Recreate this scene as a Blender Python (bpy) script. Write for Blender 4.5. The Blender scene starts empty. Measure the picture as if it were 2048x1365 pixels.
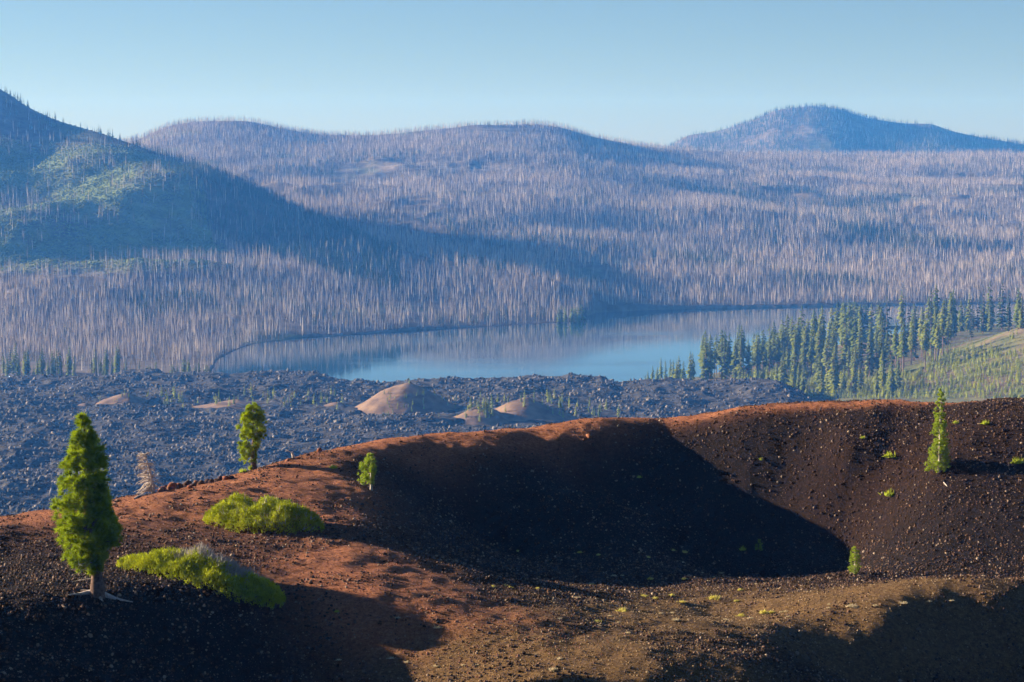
import bpy, math, random
import numpy as np
from mathutils import Vector

# ------------------------------------------------------------------ camera, sky, sun, exposure
scene = bpy.context.scene
C = scene.collection
F = 4600.0            # focal length in pixels of the 2048 px wide photograph
HOR = 305.0           # pixel row of the level line of sight
CAMZ = 250.0          # camera height above the lake (lake level = 0)
cam_d = bpy.data.cameras.new('camera'); cam = bpy.data.objects.new('camera', cam_d); C.objects.link(cam)
cam_d.sensor_width = 36.0; cam_d.lens = F / 2048.0 * 36.0
cam_d.clip_start = 0.5; cam_d.clip_end = 60000
PITCH = math.atan((682.5 - HOR) / F)
cam.location = (0, 0, CAMZ); cam.rotation_euler = (math.pi / 2 - PITCH, 0, 0)
scene.camera = cam

SUN_EL, SUN_AHEAD = math.radians(13.0), math.radians(18.0)
world = bpy.data.worlds.new('World'); scene.world = world; world.use_nodes = True
wn = world.node_tree
sky = wn.nodes.new('ShaderNodeTexSky'); sky.sky_type = 'NISHITA'; sky.sun_disc = False
sky.sun_elevation = SUN_EL; sky.sun_rotation = math.radians(270) + SUN_AHEAD
sky.altitude = 2000; sky.air_density = 1.0; sky.dust_density = 0.6; sky.ozone_density = 4.0
bg = wn.nodes['Background']; bg.inputs['Strength'].default_value = 0.05
sky_tint = wn.nodes.new('ShaderNodeMix'); sky_tint.data_type = 'RGBA'; sky_tint.blend_type = 'MULTIPLY'; sky_tint.inputs[0].default_value = 1.0
sky_tint.inputs[7].default_value = (0.86, 0.80, 0.80, 1)      # tint added to dim the sky, the same all over
wn.links.new(sky.outputs[0], sky_tint.inputs[6]); wn.links.new(sky_tint.outputs[2], bg.inputs['Color'])

sun_d = bpy.data.lights.new('sun', 'SUN'); sun = bpy.data.objects.new('sun', sun_d); C.objects.link(sun)
sun_d.energy = 5.0; sun_d.angle = math.radians(0.5); sun_d.color = (1.0, 0.88, 0.74)
sdir = Vector((-math.cos(SUN_EL) * math.cos(SUN_AHEAD), math.cos(SUN_EL) * math.sin(SUN_AHEAD), math.sin(SUN_EL)))
sun.rotation_euler = (-sdir).to_track_quat('-Z', 'Y').to_euler()
sun.location = (-300, 60, 330)

vs = scene.view_settings
vs.view_transform = 'Standard'; vs.look = 'None'; vs.gamma = 1.0; vs.use_curve_mapping = False
vs.exposure = 1.62
cy = scene.cycles
cy.use_denoising = True
cy.volume_bounces = 0; cy.max_bounces = 6; cy.transparent_max_bounces = 6

rng = np.random.default_rng(11)
random.seed(5)

# ------------------------------------------------------------------ helpers
def P(px, py, D):
    """pixel of the photograph + distance along the view axis -> world point"""
    return np.array([(px - 1024.0) / F * D, D, CAMZ - (py - HOR) / F * D])

def link(o, parent=None):
    C.objects.link(o)
    if parent is not None: o.parent = parent
    return o

def mesh_data(name, V, faces, mat=None, smooth=False):
    """faces: list of int arrays of shape (n,3) or (n,4)"""
    if not isinstance(faces, (list, tuple)): faces = [faces]
    faces = [np.asarray(f, dtype=np.int32) for f in faces if len(f)]
    V = np.asarray(V, dtype=np.float32)
    me = bpy.data.meshes.new(name)
    me.vertices.add(len(V)); me.vertices.foreach_set('co', V.ravel())
    loops = np.concatenate([f.ravel() for f in faces])
    tot = np.concatenate([np.full(len(f), f.shape[1], dtype=np.int32) for f in faces])
    start = np.concatenate([[0], np.cumsum(tot)[:-1]]).astype(np.int32)
    me.loops.add(len(loops)); me.loops.foreach_set('vertex_index', loops)
    me.polygons.add(len(tot)); me.polygons.foreach_set('loop_start', start); me.polygons.foreach_set('loop_total', tot)
    if smooth: me.polygons.foreach_set('use_smooth', np.ones(len(tot), dtype=bool))
    me.update(calc_edges=True); me.validate()
    if mat: me.materials.append(mat)
    return me

def obj(name, V, faces, mat=None, parent=None, smooth=False):
    return link(bpy.data.objects.new(name, mesh_data(name, V, faces, mat, smooth)), parent)

def tag(o, label=None, cat=None, group=None, kind=None):
    if label: o['label'] = label
    if cat: o['category'] = cat
    if group: o['group'] = group
    if kind: o['kind'] = kind
    return o

def empty(name, loc=(0, 0, 0), rz=0.0):
    o = bpy.data.objects.new(name, None); C.objects.link(o)
    o.empty_display_size = 0.3
    o.location = loc; o.rotation_euler = (0, 0, rz)
    return o

def attr(me, name, vals):
    a = me.attributes.new(name, 'FLOAT', 'POINT'); a.data.foreach_set('value', np.asarray(vals, dtype=np.float32).ravel())

_tab = np.random.default_rng(3).random((16, 256, 256)).astype(np.float32)
def vnoise(x, y, seed=0):
    x = np.asarray(x, dtype=np.float64); y = np.asarray(y, dtype=np.float64)
    xi = np.floor(x).astype(np.int64); yi = np.floor(y).astype(np.int64)
    fx = x - xi; fy = y - yi
    fx = fx * fx * fx * (fx * (fx * 6 - 15) + 10); fy = fy * fy * fy * (fy * (fy * 6 - 15) + 10)
    t = _tab[seed % 16]
    a = t[xi % 256, yi % 256]; b = t[(xi + 1) % 256, yi % 256]; c = t[xi % 256, (yi + 1) % 256]; d = t[(xi + 1) % 256, (yi + 1) % 256]
    return (a * (1 - fx) + b * fx) * (1 - fy) + (c * (1 - fx) + d * fx) * fy
def fbm(x, y, freq, octv=4, seed=0, gain=0.5, ridged=False):
    s = 0; a = 1.0; n = 0
    for k in range(octv):
        v = vnoise(x * freq + 17.3 * k + seed * 5.1, y * freq - 9.7 * k + seed * 3.3, seed + k) * 2 - 1
        if ridged: v = 1 - 2 * np.abs(v)
        s = s + a * v; n += a; a *= gain; freq *= 2.03
    return s / n

def tps_fit(XY, Z, lam=0.0):
    n = len(XY); d = np.linalg.norm(XY[:, None] - XY[None], axis=2)
    K = np.where(d > 0, d * d * np.log(np.maximum(d, 1e-9)), 0) + lam * np.eye(n)
    Pm = np.c_[np.ones(n), XY]; A = np.zeros((n + 3, n + 3)); A[:n, :n] = K; A[:n, n:] = Pm; A[n:, :n] = Pm.T
    return XY, np.linalg.solve(A, np.r_[Z, np.zeros(3)])
def tps_eval(fit, X, Y):
    XY, w = fit; sh = X.shape; x = X.ravel(); y = Y.ravel(); out = w[-3] + w[-2] * x + w[-1] * y
    for i in range(len(XY)):
        d2 = (x - XY[i, 0]) ** 2 + (y - XY[i, 1]) ** 2
        out += w[i] * 0.5 * d2 * np.log(np.maximum(d2, 1e-12))
    return out.reshape(sh)

def grid_faces(nx, ny):
    i = np.arange(nx - 1)[None, :] + np.arange(ny - 1)[:, None] * nx
    return np.stack([i, i + 1, i + nx + 1, i + nx], axis=-1).reshape(-1, 4)

class HF:
    """height field on axes a (fast), b; fan=True: a is x/y"""
    def __init__(s, a, b, Z, fan=False): s.a, s.b, s.Z, s.fan = a, b, Z, fan
    def z(s, x, y):
        x = np.asarray(x, dtype=float); y = np.asarray(y, dtype=float)
        a = x / y if s.fan else x
        i = np.clip(np.searchsorted(s.a, a) - 1, 0, len(s.a) - 2); j = np.clip(np.searchsorted(s.b, y) - 1, 0, len(s.b) - 2)
        fa = np.clip((a - s.a[i]) / (s.a[i + 1] - s.a[i]), 0, 1); fb = np.clip((y - s.b[j]) / (s.b[j + 1] - s.b[j]), 0, 1)
        Z = s.Z
        return (Z[j, i] * (1 - fa) + Z[j, i + 1] * fa) * (1 - fb) + (Z[j + 1, i] * (1 - fa) + Z[j + 1, i + 1] * fa) * fb
    def drop(s, px, py, d0, d1, n=1500):
        """first point of the field hit by the ray through that pixel"""
        D = np.linspace(d0, d1, n); u = (px - 1024.0) / F; t = (py - HOR) / F
        gap = CAMZ - t * D - s.z(u * D, D)
        k = int(np.argmax(gap <= 0)) if (gap <= 0).any() else int(np.argmin(gap / D))     # a ray just over a crest stands on the crest
        D = D[k]; x = u * D
        return np.array([x, D, float(s.z(x, D))])

# ------------------------------------------------------------------ materials
def new_mat(name):
    m = bpy.data.materials.new(name); m.use_nodes = True
    nt = m.node_tree; b = nt.nodes['Principled BSDF']
    b.inputs['Roughness'].default_value = 0.9
    b.inputs['Specular IOR Level'].default_value = 0.15
    return m, nt, b
def N(nt, typ, **kw):
    n = nt.nodes.new(typ)
    for k, v in kw.items():
        if k.startswith('i_'): n.inputs[k[2:].replace('_', ' ')].default_value = v
        else: setattr(n, k, v)
    return n
def noise(nt, scale, detail=4, rough=0.6, vec=None):
    n = N(nt, 'ShaderNodeTexNoise', i_Scale=scale, i_Detail=detail, i_Roughness=rough)
    if vec is None:
        g = nt.nodes.get('GEO') or N(nt, 'ShaderNodeNewGeometry', name='GEO'); vec = g.outputs['Position']
    nt.links.new(vec, n.inputs['Vector'])
    return n.outputs['Fac']
def ramp(nt, fac, stops):
    r = N(nt, 'ShaderNodeValToRGB'); e = r.color_ramp.elements
    while len(e) < len(stops): e.new(0.5)
    for el, (p, c) in zip(e, stops): el.position = p; el.color = (*c, 1) if len(c) == 3 else c
    nt.links.new(fac, r.inputs[0]); return r.outputs[0]
def mix(nt, fac, a, b):
    m = N(nt, 'ShaderNodeMix', data_type='RGBA')
    if isinstance(fac, float): m.inputs[0].default_value = fac
    else: nt.links.new(fac, m.inputs[0])
    for s, v in ((6, a), (7, b)):
        if isinstance(v, tuple): m.inputs[s].default_value = (*v, 1)
        else: nt.links.new(v, m.inputs[s])
    return m.outputs[2]
def math_n(nt, op, a, b=None, clamp=False):
    m = N(nt, 'ShaderNodeMath', operation=op, use_clamp=clamp)
    for k, v in enumerate((a, b)):
        if v is None: continue
        if isinstance(v, (int, float)): m.inputs[k].default_value = v
        else: nt.links.new(v, m.inputs[k])
    return m.outputs[0]
def bump(nt, b, h, strength, dist):
    n = N(nt, 'ShaderNodeBump', i_Strength=strength, i_Distance=dist)
    nt.links.new(h, n.inputs['Height']); nt.links.new(n.outputs[0], b.inputs['Normal'])
def attr_n(nt, name):
    return N(nt, 'ShaderNodeAttribute', attribute_name=name).outputs['Fac']
def rnd(nt): return N(nt, 'ShaderNodeObjectInfo').outputs['Random']

def mat_plain(name, stops, scale=3.0, rough=0.9, per_object=None, bumpd=0.0):
    m, nt, b = new_mat(name)
    col = ramp(nt, noise(nt, scale), stops)
    if per_object: col = mix(nt, math_n(nt, 'MULTIPLY', rnd(nt), 0.75), col, per_object)
    nt.links.new(col, b.inputs['Base Color']); b.inputs['Roughness'].default_value = rough
    if bumpd: bump(nt, b, noise(nt, scale * 2.5, 5), 0.8, bumpd)
    return m
def mat_leaf(name, a, bcol, scale, trans=0.35, per_object=None):
    """foliage: diffuse + light coming through the needles"""
    m = bpy.data.materials.new(name); m.use_nodes = True; nt = m.node_tree; nt.nodes.clear()
    col = ramp(nt, noise(nt, scale, 3), [(0.3, a), (0.7, bcol)])
    if per_object: col = mix(nt, math_n(nt, 'MULTIPLY', rnd(nt), 0.8), col, per_object)
    d = N(nt, 'ShaderNodeBsdfDiffuse'); t = N(nt, 'ShaderNodeBsdfTranslucent'); mx = N(nt, 'ShaderNodeMixShader'); o = N(nt, 'ShaderNodeOutputMaterial')
    mx.inputs[0].default_value = trans
    nt.links.new(col, d.inputs[0]); nt.links.new(col, t.inputs[0]); nt.links.new(d.outputs[0], mx.inputs[1]); nt.links.new(t.outputs[0], mx.inputs[2])
    nt.links.new(mx.outputs[0], o.inputs[0])
    return m

# cinder ground: black, brown and red cinders by zone, with shade and sunlight painted in (attributes 'red' and 'tan')
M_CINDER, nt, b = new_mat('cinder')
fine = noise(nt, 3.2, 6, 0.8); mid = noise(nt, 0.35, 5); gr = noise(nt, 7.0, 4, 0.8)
dark = ramp(nt, fine, [(0.36, (0.003, 0.002, 0.002)), (0.54, (0.014, 0.007, 0.005)), (0.72, (0.060, 0.030, 0.019))])  # black cinders, darkened further to deepen the shaded bowl and slope
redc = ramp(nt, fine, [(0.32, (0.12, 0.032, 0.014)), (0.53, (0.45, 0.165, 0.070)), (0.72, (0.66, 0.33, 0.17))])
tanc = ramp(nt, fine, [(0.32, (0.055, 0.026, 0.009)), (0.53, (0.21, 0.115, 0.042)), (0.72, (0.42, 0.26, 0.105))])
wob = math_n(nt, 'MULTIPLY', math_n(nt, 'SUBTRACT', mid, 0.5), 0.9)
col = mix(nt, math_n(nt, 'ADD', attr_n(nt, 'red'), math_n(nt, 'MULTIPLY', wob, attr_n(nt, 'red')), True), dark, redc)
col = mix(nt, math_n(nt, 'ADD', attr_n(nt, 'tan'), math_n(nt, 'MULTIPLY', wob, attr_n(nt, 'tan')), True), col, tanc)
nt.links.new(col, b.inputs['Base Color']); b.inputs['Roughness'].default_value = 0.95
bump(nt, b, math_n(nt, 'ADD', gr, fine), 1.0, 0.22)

M_STONE, nt, b = new_mat('cinder_stone')
nt.links.new(ramp(nt, rnd(nt), [(0.0, (0.015, 0.009, 0.007)), (0.5, (0.06, 0.03, 0.018)), (0.85, (0.16, 0.085, 0.05)), (1.0, (0.34, 0.25, 0.17))]), b.inputs['Base Color'])
M_REDSTONE, nt, b = new_mat('red_cinder_stone')
nt.links.new(ramp(nt, rnd(nt), [(0.0, (0.08, 0.025, 0.017)), (0.6, (0.24, 0.085, 0.05)), (1.0, (0.40, 0.22, 0.14))]), b.inputs['Base Color'])
M_ROCK = mat_plain('rim_rock', [(0.3, (0.06, 0.02, 0.012)), (0.5, (0.22, 0.07, 0.035)), (0.7, (0.34, 0.17, 0.09))], 2.2, bumpd=0.06)
M_ROCKD = mat_plain('dark_rim_rock', [(0.3, (0.02, 0.012, 0.01)), (0.6, (0.09, 0.04, 0.025)), (0.75, (0.2, 0.1, 0.06))], 2.2, bumpd=0.06)
M_BARK = mat_plain('pine_bark', [(0.3, (0.06, 0.035, 0.025)), (0.6, (0.20, 0.12, 0.085)), (0.75, (0.30, 0.21, 0.16))], 6.0, bumpd=0.02)
M_DEADWOOD = mat_plain('bleached_wood', [(0.3, (0.36, 0.27, 0.21)), (0.6, (0.62, 0.52, 0.43)), (0.8, (0.72, 0.63, 0.54))], 7.0, bumpd=0.01)
M_TWIG = mat_plain('grey_twig', [(0.3, (0.30, 0.26, 0.23)), (0.7, (0.58, 0.52, 0.46))], 5.0)
M_NEEDLE = mat_leaf('pine_needles', (0.18, 0.26, 0.012), (0.55, 0.62, 0.03), 1.3, 0.22)
M_NEEDLE2 = mat_leaf('fresh_needles', (0.22, 0.30, 0.02), (0.50, 0.58, 0.06), 2.0, 0.3)
M_SHRUB = mat_leaf('shrub_leaves', (0.20, 0.25, 0.012), (0.62, 0.62, 0.04), 1.2, 0.15)
M_TUFT = mat_leaf('dry_tuft', (0.55, 0.48, 0.08), (0.78, 0.68, 0.22), 2.0, 0.3)
M_TUFTP = mat_leaf('bleached_tuft', (0.55, 0.43, 0.24), (0.78, 0.66, 0.42), 2.0, 0.3)
M_GTUFT = mat_leaf('green_tuft', (0.34, 0.40, 0.02), (0.60, 0.64, 0.08), 2.0, 0.3)
M_LAVA = mat_plain('lava', [(0.3, (0.018, 0.017, 0.018)), (0.55, (0.06, 0.054, 0.052)), (0.75, (0.15, 0.13, 0.12))], 0.12, bumpd=1.2)
M_LAVAB, nt, b = new_mat('lava_block')
nt.links.new(ramp(nt, rnd(nt), [(0.0, (0.03, 0.028, 0.028)), (0.6, (0.10, 0.09, 0.085)), (1.0, (0.24, 0.20, 0.175))]), b.inputs['Base Color'])
M_MOUND = mat_plain('mound_cinder', [(0.3, (0.12, 0.075, 0.048)), (0.6, (0.26, 0.165, 0.105)), (0.8, (0.34, 0.23, 0.15))], 0.08, bumpd=0.3)
M_SNAG, nt, b = new_mat('snag_wood')
nt.links.new(ramp(nt, rnd(nt), [(0.0, (0.06, 0.05, 0.047)), (0.4, (0.30, 0.235, 0.21)), (0.75, (0.56, 0.46, 0.40)), (1.0, (0.78, 0.68, 0.60))]), b.inputs['Base Color'])
M_CONIF = mat_leaf('conifer_needles', (0.08, 0.115, 0.025), (0.17, 0.21, 0.04), 0.12, 0.2, (0.24, 0.26, 0.045))
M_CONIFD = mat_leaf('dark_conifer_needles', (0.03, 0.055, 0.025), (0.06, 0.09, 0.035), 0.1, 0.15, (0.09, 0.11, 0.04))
M_YOUNG = mat_leaf('young_conifer_needles', (0.22, 0.27, 0.04), (0.38, 0.42, 0.06), 0.1, 0.25, (0.45, 0.46, 0.08))
M_DECID = mat_leaf('shore_tree_leaves', (0.12, 0.16, 0.05), (0.22, 0.26, 0.08), 0.15, 0.25)
M_CBARK = mat_plain('conifer_bark', [(0.3, (0.10, 0.06, 0.045)), (0.7, (0.30, 0.20, 0.15))], 0.3)

M_FAR, nt, b = new_mat('burned_hillside')
n1 = noise(nt, 0.004, 5, 0.6); n2 = noise(nt, 0.03, 5, 0.7); n3 = noise(nt, 0.0016, 4, 0.55)
base = ramp(nt, n2, [(0.3, (0.07, 0.055, 0.045)), (0.6, (0.18, 0.14, 0.115)), (0.8, (0.29, 0.24, 0.20))])
grn = ramp(nt, n2, [(0.3, (0.07, 0.10, 0.032)), (0.62, (0.20, 0.25, 0.075)), (0.82, (0.36, 0.36, 0.15))])
g1 = math_n(nt, 'ADD', attr_n(nt, 'meadow'), math_n(nt, 'MULTIPLY', math_n(nt, 'SUBTRACT', n1, 0.56), 5.0, True), True)
col = mix(nt, g1, base, grn)
col = mix(nt, math_n(nt, 'MULTIPLY', math_n(nt, 'SUBTRACT', n2, 0.45), attr_n(nt, 'rock'), True), col, (0.5, 0.42, 0.36))
nt.links.new(col, b.inputs['Base Color']); bump(nt, b, n2, 0.5, 4.0)
M_TERR, nt, b = new_mat('terrace_ground')
n2 = noise(nt, 0.05, 5, 0.7); n1 = noise(nt, 0.012, 4)
base = ramp(nt, n2, [(0.3, (0.07, 0.05, 0.03)), (0.6, (0.20, 0.145, 0.10)), (0.8, (0.28, 0.20, 0.14))])
grn = ramp(nt, n2, [(0.3, (0.06, 0.075, 0.025)), (0.7, (0.20, 0.20, 0.06))])
nt.links.new(mix(nt, math_n(nt, 'MULTIPLY', math_n(nt, 'SUBTRACT', n1, 0.40), 5.0, True), base, grn), b.inputs['Base Color'])
M_SAND = mat_plain('shore_sand', [(0.3, (0.20, 0.16, 0.11)), (0.7, (0.38, 0.31, 0.22))], 0.2)
M_GRASSBAR = mat_plain('shore_grass', [(0.3, (0.14, 0.17, 0.06)), (0.7, (0.30, 0.31, 0.13))], 0.1)
M_GROUND = mat_plain('plain_ground', [(0.3, (0.05, 0.05, 0.03)), (0.7, (0.12, 0.10, 0.07))], 0.01)

M_WATER, nt, b = new_mat('lake_water')
b.inputs['Base Color'].default_value = (0.02, 0.07, 0.12, 1); b.inputs['Roughness'].default_value = 0.055
b.inputs['Specular IOR Level'].default_value = 0.5; b.inputs['IOR'].default_value = 1.45
g = N(nt, 'ShaderNodeNewGeometry', name='GEO'); mp = N(nt, 'ShaderNodeMapping'); mp.inputs['Scale'].default_value = (0.35, 0.9, 1)
nt.links.new(g.outputs['Position'], mp.inputs['Vector'])
bump(nt, b, noise(nt, 0.35, 3, 0.5, mp.outputs[0]), 0.05, 0.4)
mp2 = N(nt, 'ShaderNodeMapping'); mp2.inputs['Scale'].default_value = (0.0022, 0.0085, 1); mp2.inputs['Rotation'].default_value = (0, 0, 0.25); nt.links.new(g.outputs['Position'], mp2.inputs['Vector'])
pat = noise(nt, 1.0, 3, 0.55, mp2.outputs[0])
rr = N(nt, 'ShaderNodeMapRange'); nt.links.new(pat, rr.inputs[0]); rr.inputs[1].default_value = 0.50; rr.inputs[2].default_value = 0.62; rr.inputs[3].default_value = 0.012; rr.inputs[4].default_value = 0.09
nt.links.new(rr.outputs[0], b.inputs['Roughness'])

# ------------------------------------------------------------------ shapes
def tube(path, radii, n=6, cap=True):
    path = np.asarray(path, float); k = len(path); V = []; 
    up = np.array([0, 0, 1.0])
    for i in range(k):
        t = path[min(i + 1, k - 1)] - path[max(i - 1, 0)]; t = t / (np.linalg.norm(t) + 1e-9)
        a = np.cross(t, up if abs(t[2]) < 0.9 else np.array([1.0, 0, 0])); a /= np.linalg.norm(a); c = np.cross(t, a)
        th = np.arange(n) * 2 * math.pi / n
        V.append(path[i] + radii[i] * (np.cos(th)[:, None] * a + np.sin(th)[:, None] * c))
    V = np.concatenate(V); Fq = []
    for i in range(k - 1):
        for j in range(n): Fq.append((i * n + j, i * n + (j + 1) % n, (i + 1) * n + (j + 1) % n, (i + 1) * n + j))
    return V, np.array(Fq)
class Acc:
    def __init__(s): s.V = []; s.T = []; s.Q = []; s.n = 0
    def add(s, V, Fa):
        V = np.asarray(V, float); Fa = np.asarray(Fa)
        if len(Fa): (s.T if Fa.shape[1] == 3 else s.Q).append(Fa + s.n)
        s.V.append(V); s.n += len(V)
    def build(s, name, mat, parent=None, smooth=False):
        return obj(name, np.concatenate(s.V), s.faces(), mat, parent, smooth)
    def faces(s): return [np.concatenate(x) for x in (s.T, s.Q) if x]
    def data(s, name, mat, smooth=False): return mesh_data(name, np.concatenate(s.V), s.faces(), mat, smooth)

def blades(base, direc, length, width, r):
    """thin triangles: base (n,3), direc (n,3) unit, length (n,), width (n,)"""
    n = len(base); s = np.cross(direc, r.normal(size=(n, 3))); s /= np.linalg.norm(s, axis=1)[:, None] + 1e-9
    V = np.stack([base - s * width[:, None] / 2, base + s * width[:, None] / 2, base + direc * length[:, None]], 1).reshape(-1, 3)
    return V, np.arange(n * 3).reshape(-1, 3)
def unit(v): return v / (np.linalg.norm(v, axis=-1, keepdims=True) + 1e-9)

_ico = None
def ico(sub):
    import bmesh
    bm = bmesh.new(); bmesh.ops.create_icosphere(bm, subdivisions=sub, radius=1.0)
    V = np.array([v.co[:] for v in bm.verts]); Fa = np.array([[v.index for v in f.verts] for f in bm.faces]); bm.free()
    return V, Fa
def rock_arrays(r, sub=2, rough=0.28, flat=0.75):
    V, Fa = ico(sub)
    cuts = unit(r.normal(size=(9, 3)))
    for c in cuts:                                   # chop flat facets
        d = V @ c; k = 0.55 + 0.3 * r.random(); V = V - np.where(d > k, d - k, 0)[:, None] * c
    V = V * (1 + rough * (r.random((len(V), 1)) - 0.5))
    V[:, 2] *= flat
    return V, Fa

def instancer(name, pts, protos, pid, scale, rot, kind='stuff'):
    """one object whose points carry copies of small meshes"""
    me = bpy.data.meshes.new(name); pts = np.asarray(pts, np.float32)
    me.vertices.add(len(pts)); me.vertices.foreach_set('co', pts.ravel())
    a = me.attributes.new('scl', 'FLOAT_VECTOR', 'POINT'); a.data.foreach_set('vector', np.asarray(scale, np.float32).ravel())
    a = me.attributes.new('rot', 'FLOAT_VECTOR', 'POINT'); a.data.foreach_set('vector', np.asarray(rot, np.float32).ravel())
    a = me.attributes.new('pid', 'INT', 'POINT'); a.data.foreach_set('value', np.asarray(pid, np.int32))
    o = link(bpy.data.objects.new(name, me)); o['kind'] = kind
    ng = bpy.data.node_groups.new(name + '_scatter', 'GeometryNodeTree')
    ng.interface.new_socket('Geometry', in_out='INPUT', socket_type='NodeSocketGeometry'); ng.interface.new_socket('Geometry', in_out='OUTPUT', socket_type='NodeSocketGeometry')
    gi = ng.nodes.new('NodeGroupInput'); go = ng.nodes.new('NodeGroupOutput'); join = ng.nodes.new('GeometryNodeJoinGeometry')
    def named(n, t):
        x = ng.nodes.new('GeometryNodeInputNamedAttribute'); x.data_type = t; x.inputs[0].default_value = n; return x.outputs[0]
    sc, ro, pi_ = named('scl', 'FLOAT_VECTOR'), named('rot', 'FLOAT_VECTOR'), named('pid', 'INT')
    e2r = ng.nodes.new('FunctionNodeEulerToRotation'); ng.links.new(ro, e2r.inputs[0])
    for k, pr in enumerate(protos):
        oi = ng.nodes.new('GeometryNodeObjectInfo'); oi.inputs['Object'].default_value = pr; oi.inputs['As Instance'].default_value = True
        cmp_ = ng.nodes.new('FunctionNodeCompare'); cmp_.data_type = 'INT'; cmp_.operation = 'EQUAL'
        ng.links.new(pi_, cmp_.inputs[2]); cmp_.inputs[3].default_value = k
        ip = ng.nodes.new('GeometryNodeInstanceOnPoints')
        ng.links.new(gi.outputs[0], ip.inputs['Points']); ng.links.new(cmp_.outputs[0], ip.inputs['Selection'])
        ng.links.new(oi.outputs['Geometry'], ip.inputs['Instance']); ng.links.new(sc, ip.inputs['Scale']); ng.links.new(e2r.outputs[0], ip.inputs['Rotation'])
        ng.links.new(ip.outputs[0], join.inputs[0])
    ng.links.new(join.outputs[0], go.inputs[0])
    md = o.modifiers.new('scatter', 'NODES'); md.node_group = ng
    return o
def proto(name, me): return bpy.data.objects.new(name, me)      # never linked to the scene itself

# ------------------------------------------------------------------ big setting: ground sheet and lake
G = 12000.0
tag(obj('ground', [(-G, -G, -6), (G, -G, -6), (G, G, -6), (-G, G, -6)], [[(0, 1, 2, 3)]], M_GROUND), kind='structure')
tag(obj('lake', [(-900, 2250, 0), (1100, 2250, 0), (1300, 4050, 0), (-1300, 4050, 0)], [[(0, 1, 2, 3)]], M_WATER), kind='structure')

# ------------------------------------------------------------------ far hills (burned forest)
def pl(pts, sm=0):     # curve over photo columns, smoothed over sm columns
    p = np.array(pts, float)
    if not sm: return lambda px: np.interp(px, p[:, 0], p[:, 1])
    g = np.arange(-1600, 3600, 4.0); v = np.interp(g, p[:, 0], p[:, 1]); w = np.exp(-0.5 * (np.arange(-3 * sm, 3 * sm + 1, 4.0) / sm) ** 2); w /= w.sum()
    v = np.convolve(np.pad(v, len(w) // 2, mode='edge'), w, mode='valid')[:len(g)]
    return lambda px: np.interp(px, g, v)
shore = pl([(-900, 2440), (395, 2440), (418, 2560), (432, 2760), (470, 2900), (500, 2985), (600, 3105), (700, 3150), (830, 3235), (960, 3290), (1110, 3370), (1140, 3385), (1165, 3470), (1190, 3590), (1300, 3650), (1640, 3742), (2048, 3832), (3000, 4000)])
sky_main = pl([(-900, 300), (150, 300), (280, 280), (330, 252), (400, 242), (500, 242), (560, 257), (640, 271), (750, 271), (850, 261), (950, 250), (1080, 249), (1130, 257), (1180, 274), (1290, 294), (1340, 298), (1450, 303), (1550, 308), (1750, 310), (2048, 306), (3000, 300)], 14)
sky_wide = pl([(-900, 300), (300, 285), (900, 275), (1500, 300), (3000, 300)], 160)
shore_s = pl([(-900, 2950), (300, 2950), (600, 3080), (1000, 3300), (1300, 3600), (2048, 3832), (3000, 4000)], 120)
D_main = pl([(-900, 6100), (1100, 6150), (1300, 6500), (1700, 6900), (3000, 7100)], 120)
sky_left = pl([(-700, 640), (-420, 520), (-250, 380), (-150, 270), (-70, 195), (-30, 168), (0, 176), (25, 190), (60, 216), (120, 243), (200, 266), (280, 293), (330, 312), (400, 331), (450, 351), (520, 383), (580, 410), (640, 436), (690, 458), (720, 470), (840, 512), (1000, 540), (1100, 556), (1200, 600), (1400, 660)], 12)
D_left = pl([(-700, 4700), (0, 4550), (280, 4300), (720, 3900), (1100, 3650), (1200, 3600)], 30)

u = np.linspace(-0.34, 0.30, 620); Dv = np.concatenate([np.linspace(2400, 4800, 330), np.linspace(4812, 8200, 190)])
U, DD = np.meshgrid(u, Dv); X = U * DD; PX = U * F + 1024
S = shore(PX); Dm = D_main(PX); zr = CAMZ - (sky_main(PX) - HOR) / F * Dm
Ss = shore_s(PX); t = np.clip((DD - Ss) / (Dm - Ss), 0, 1)
zw = CAMZ - (sky_wide(PX) - HOR) / F * Dm
zm = zw * t + (zr - zw) * t ** 7
zm = np.where(DD > Dm, zr - (DD - Dm) * 0.22, zm)
hum = fbm(X, DD, 1 / 420.0, 5, 2)
zm = zm + hum * 34 * np.clip(t * (1 - t) * 4, 0, 1) * np.clip((DD - S) / 500, 0, 1) + fbm(X, DD, 1 / 130.0, 4, 6) * 12 * np.clip(t * (1 - t) * 6, 0, 1)
Dl = D_left(PX); zl = CAMZ - (sky_left(PX) - HOR) / F * Dl
tl = np.clip((DD - S) / (Dl - S), 0, 1)
tl0 = np.clip((DD - Ss) / (Dl - Ss), 0, 1)
prof = 0.55 * tl0 ** 1.9 + 0.45 * tl0 ** 1.05
zlw = CAMZ - (pl([(-900, 560), (-300, 330), (0, 300), (300, 345), (600, 440), (900, 540), (1200, 620), (1600, 700)], 90)(PX) - HOR) / F * Dl
zlf = np.maximum(zlw, 0) * prof + (zl - zlw) * tl0 ** 3 + 1.5 * np.clip((DD - S) / 60, 0, 1)
zlf = np.where(DD > Dl, zl - (DD - Dl) * 0.45, zlf)
def gauss(px, D, sx, sD, h, rotf=0.0):
    cx = (px - 1024) / F * D; dx = X - cx; dy = DD - D
    c, s = math.cos(rotf), math.sin(rotf); a = dx * c + dy * s; b_ = -dx * s + dy * c
    return h * np.exp(-0.5 * ((a / sx) ** 2 + (b_ / sD) ** 2))
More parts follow.
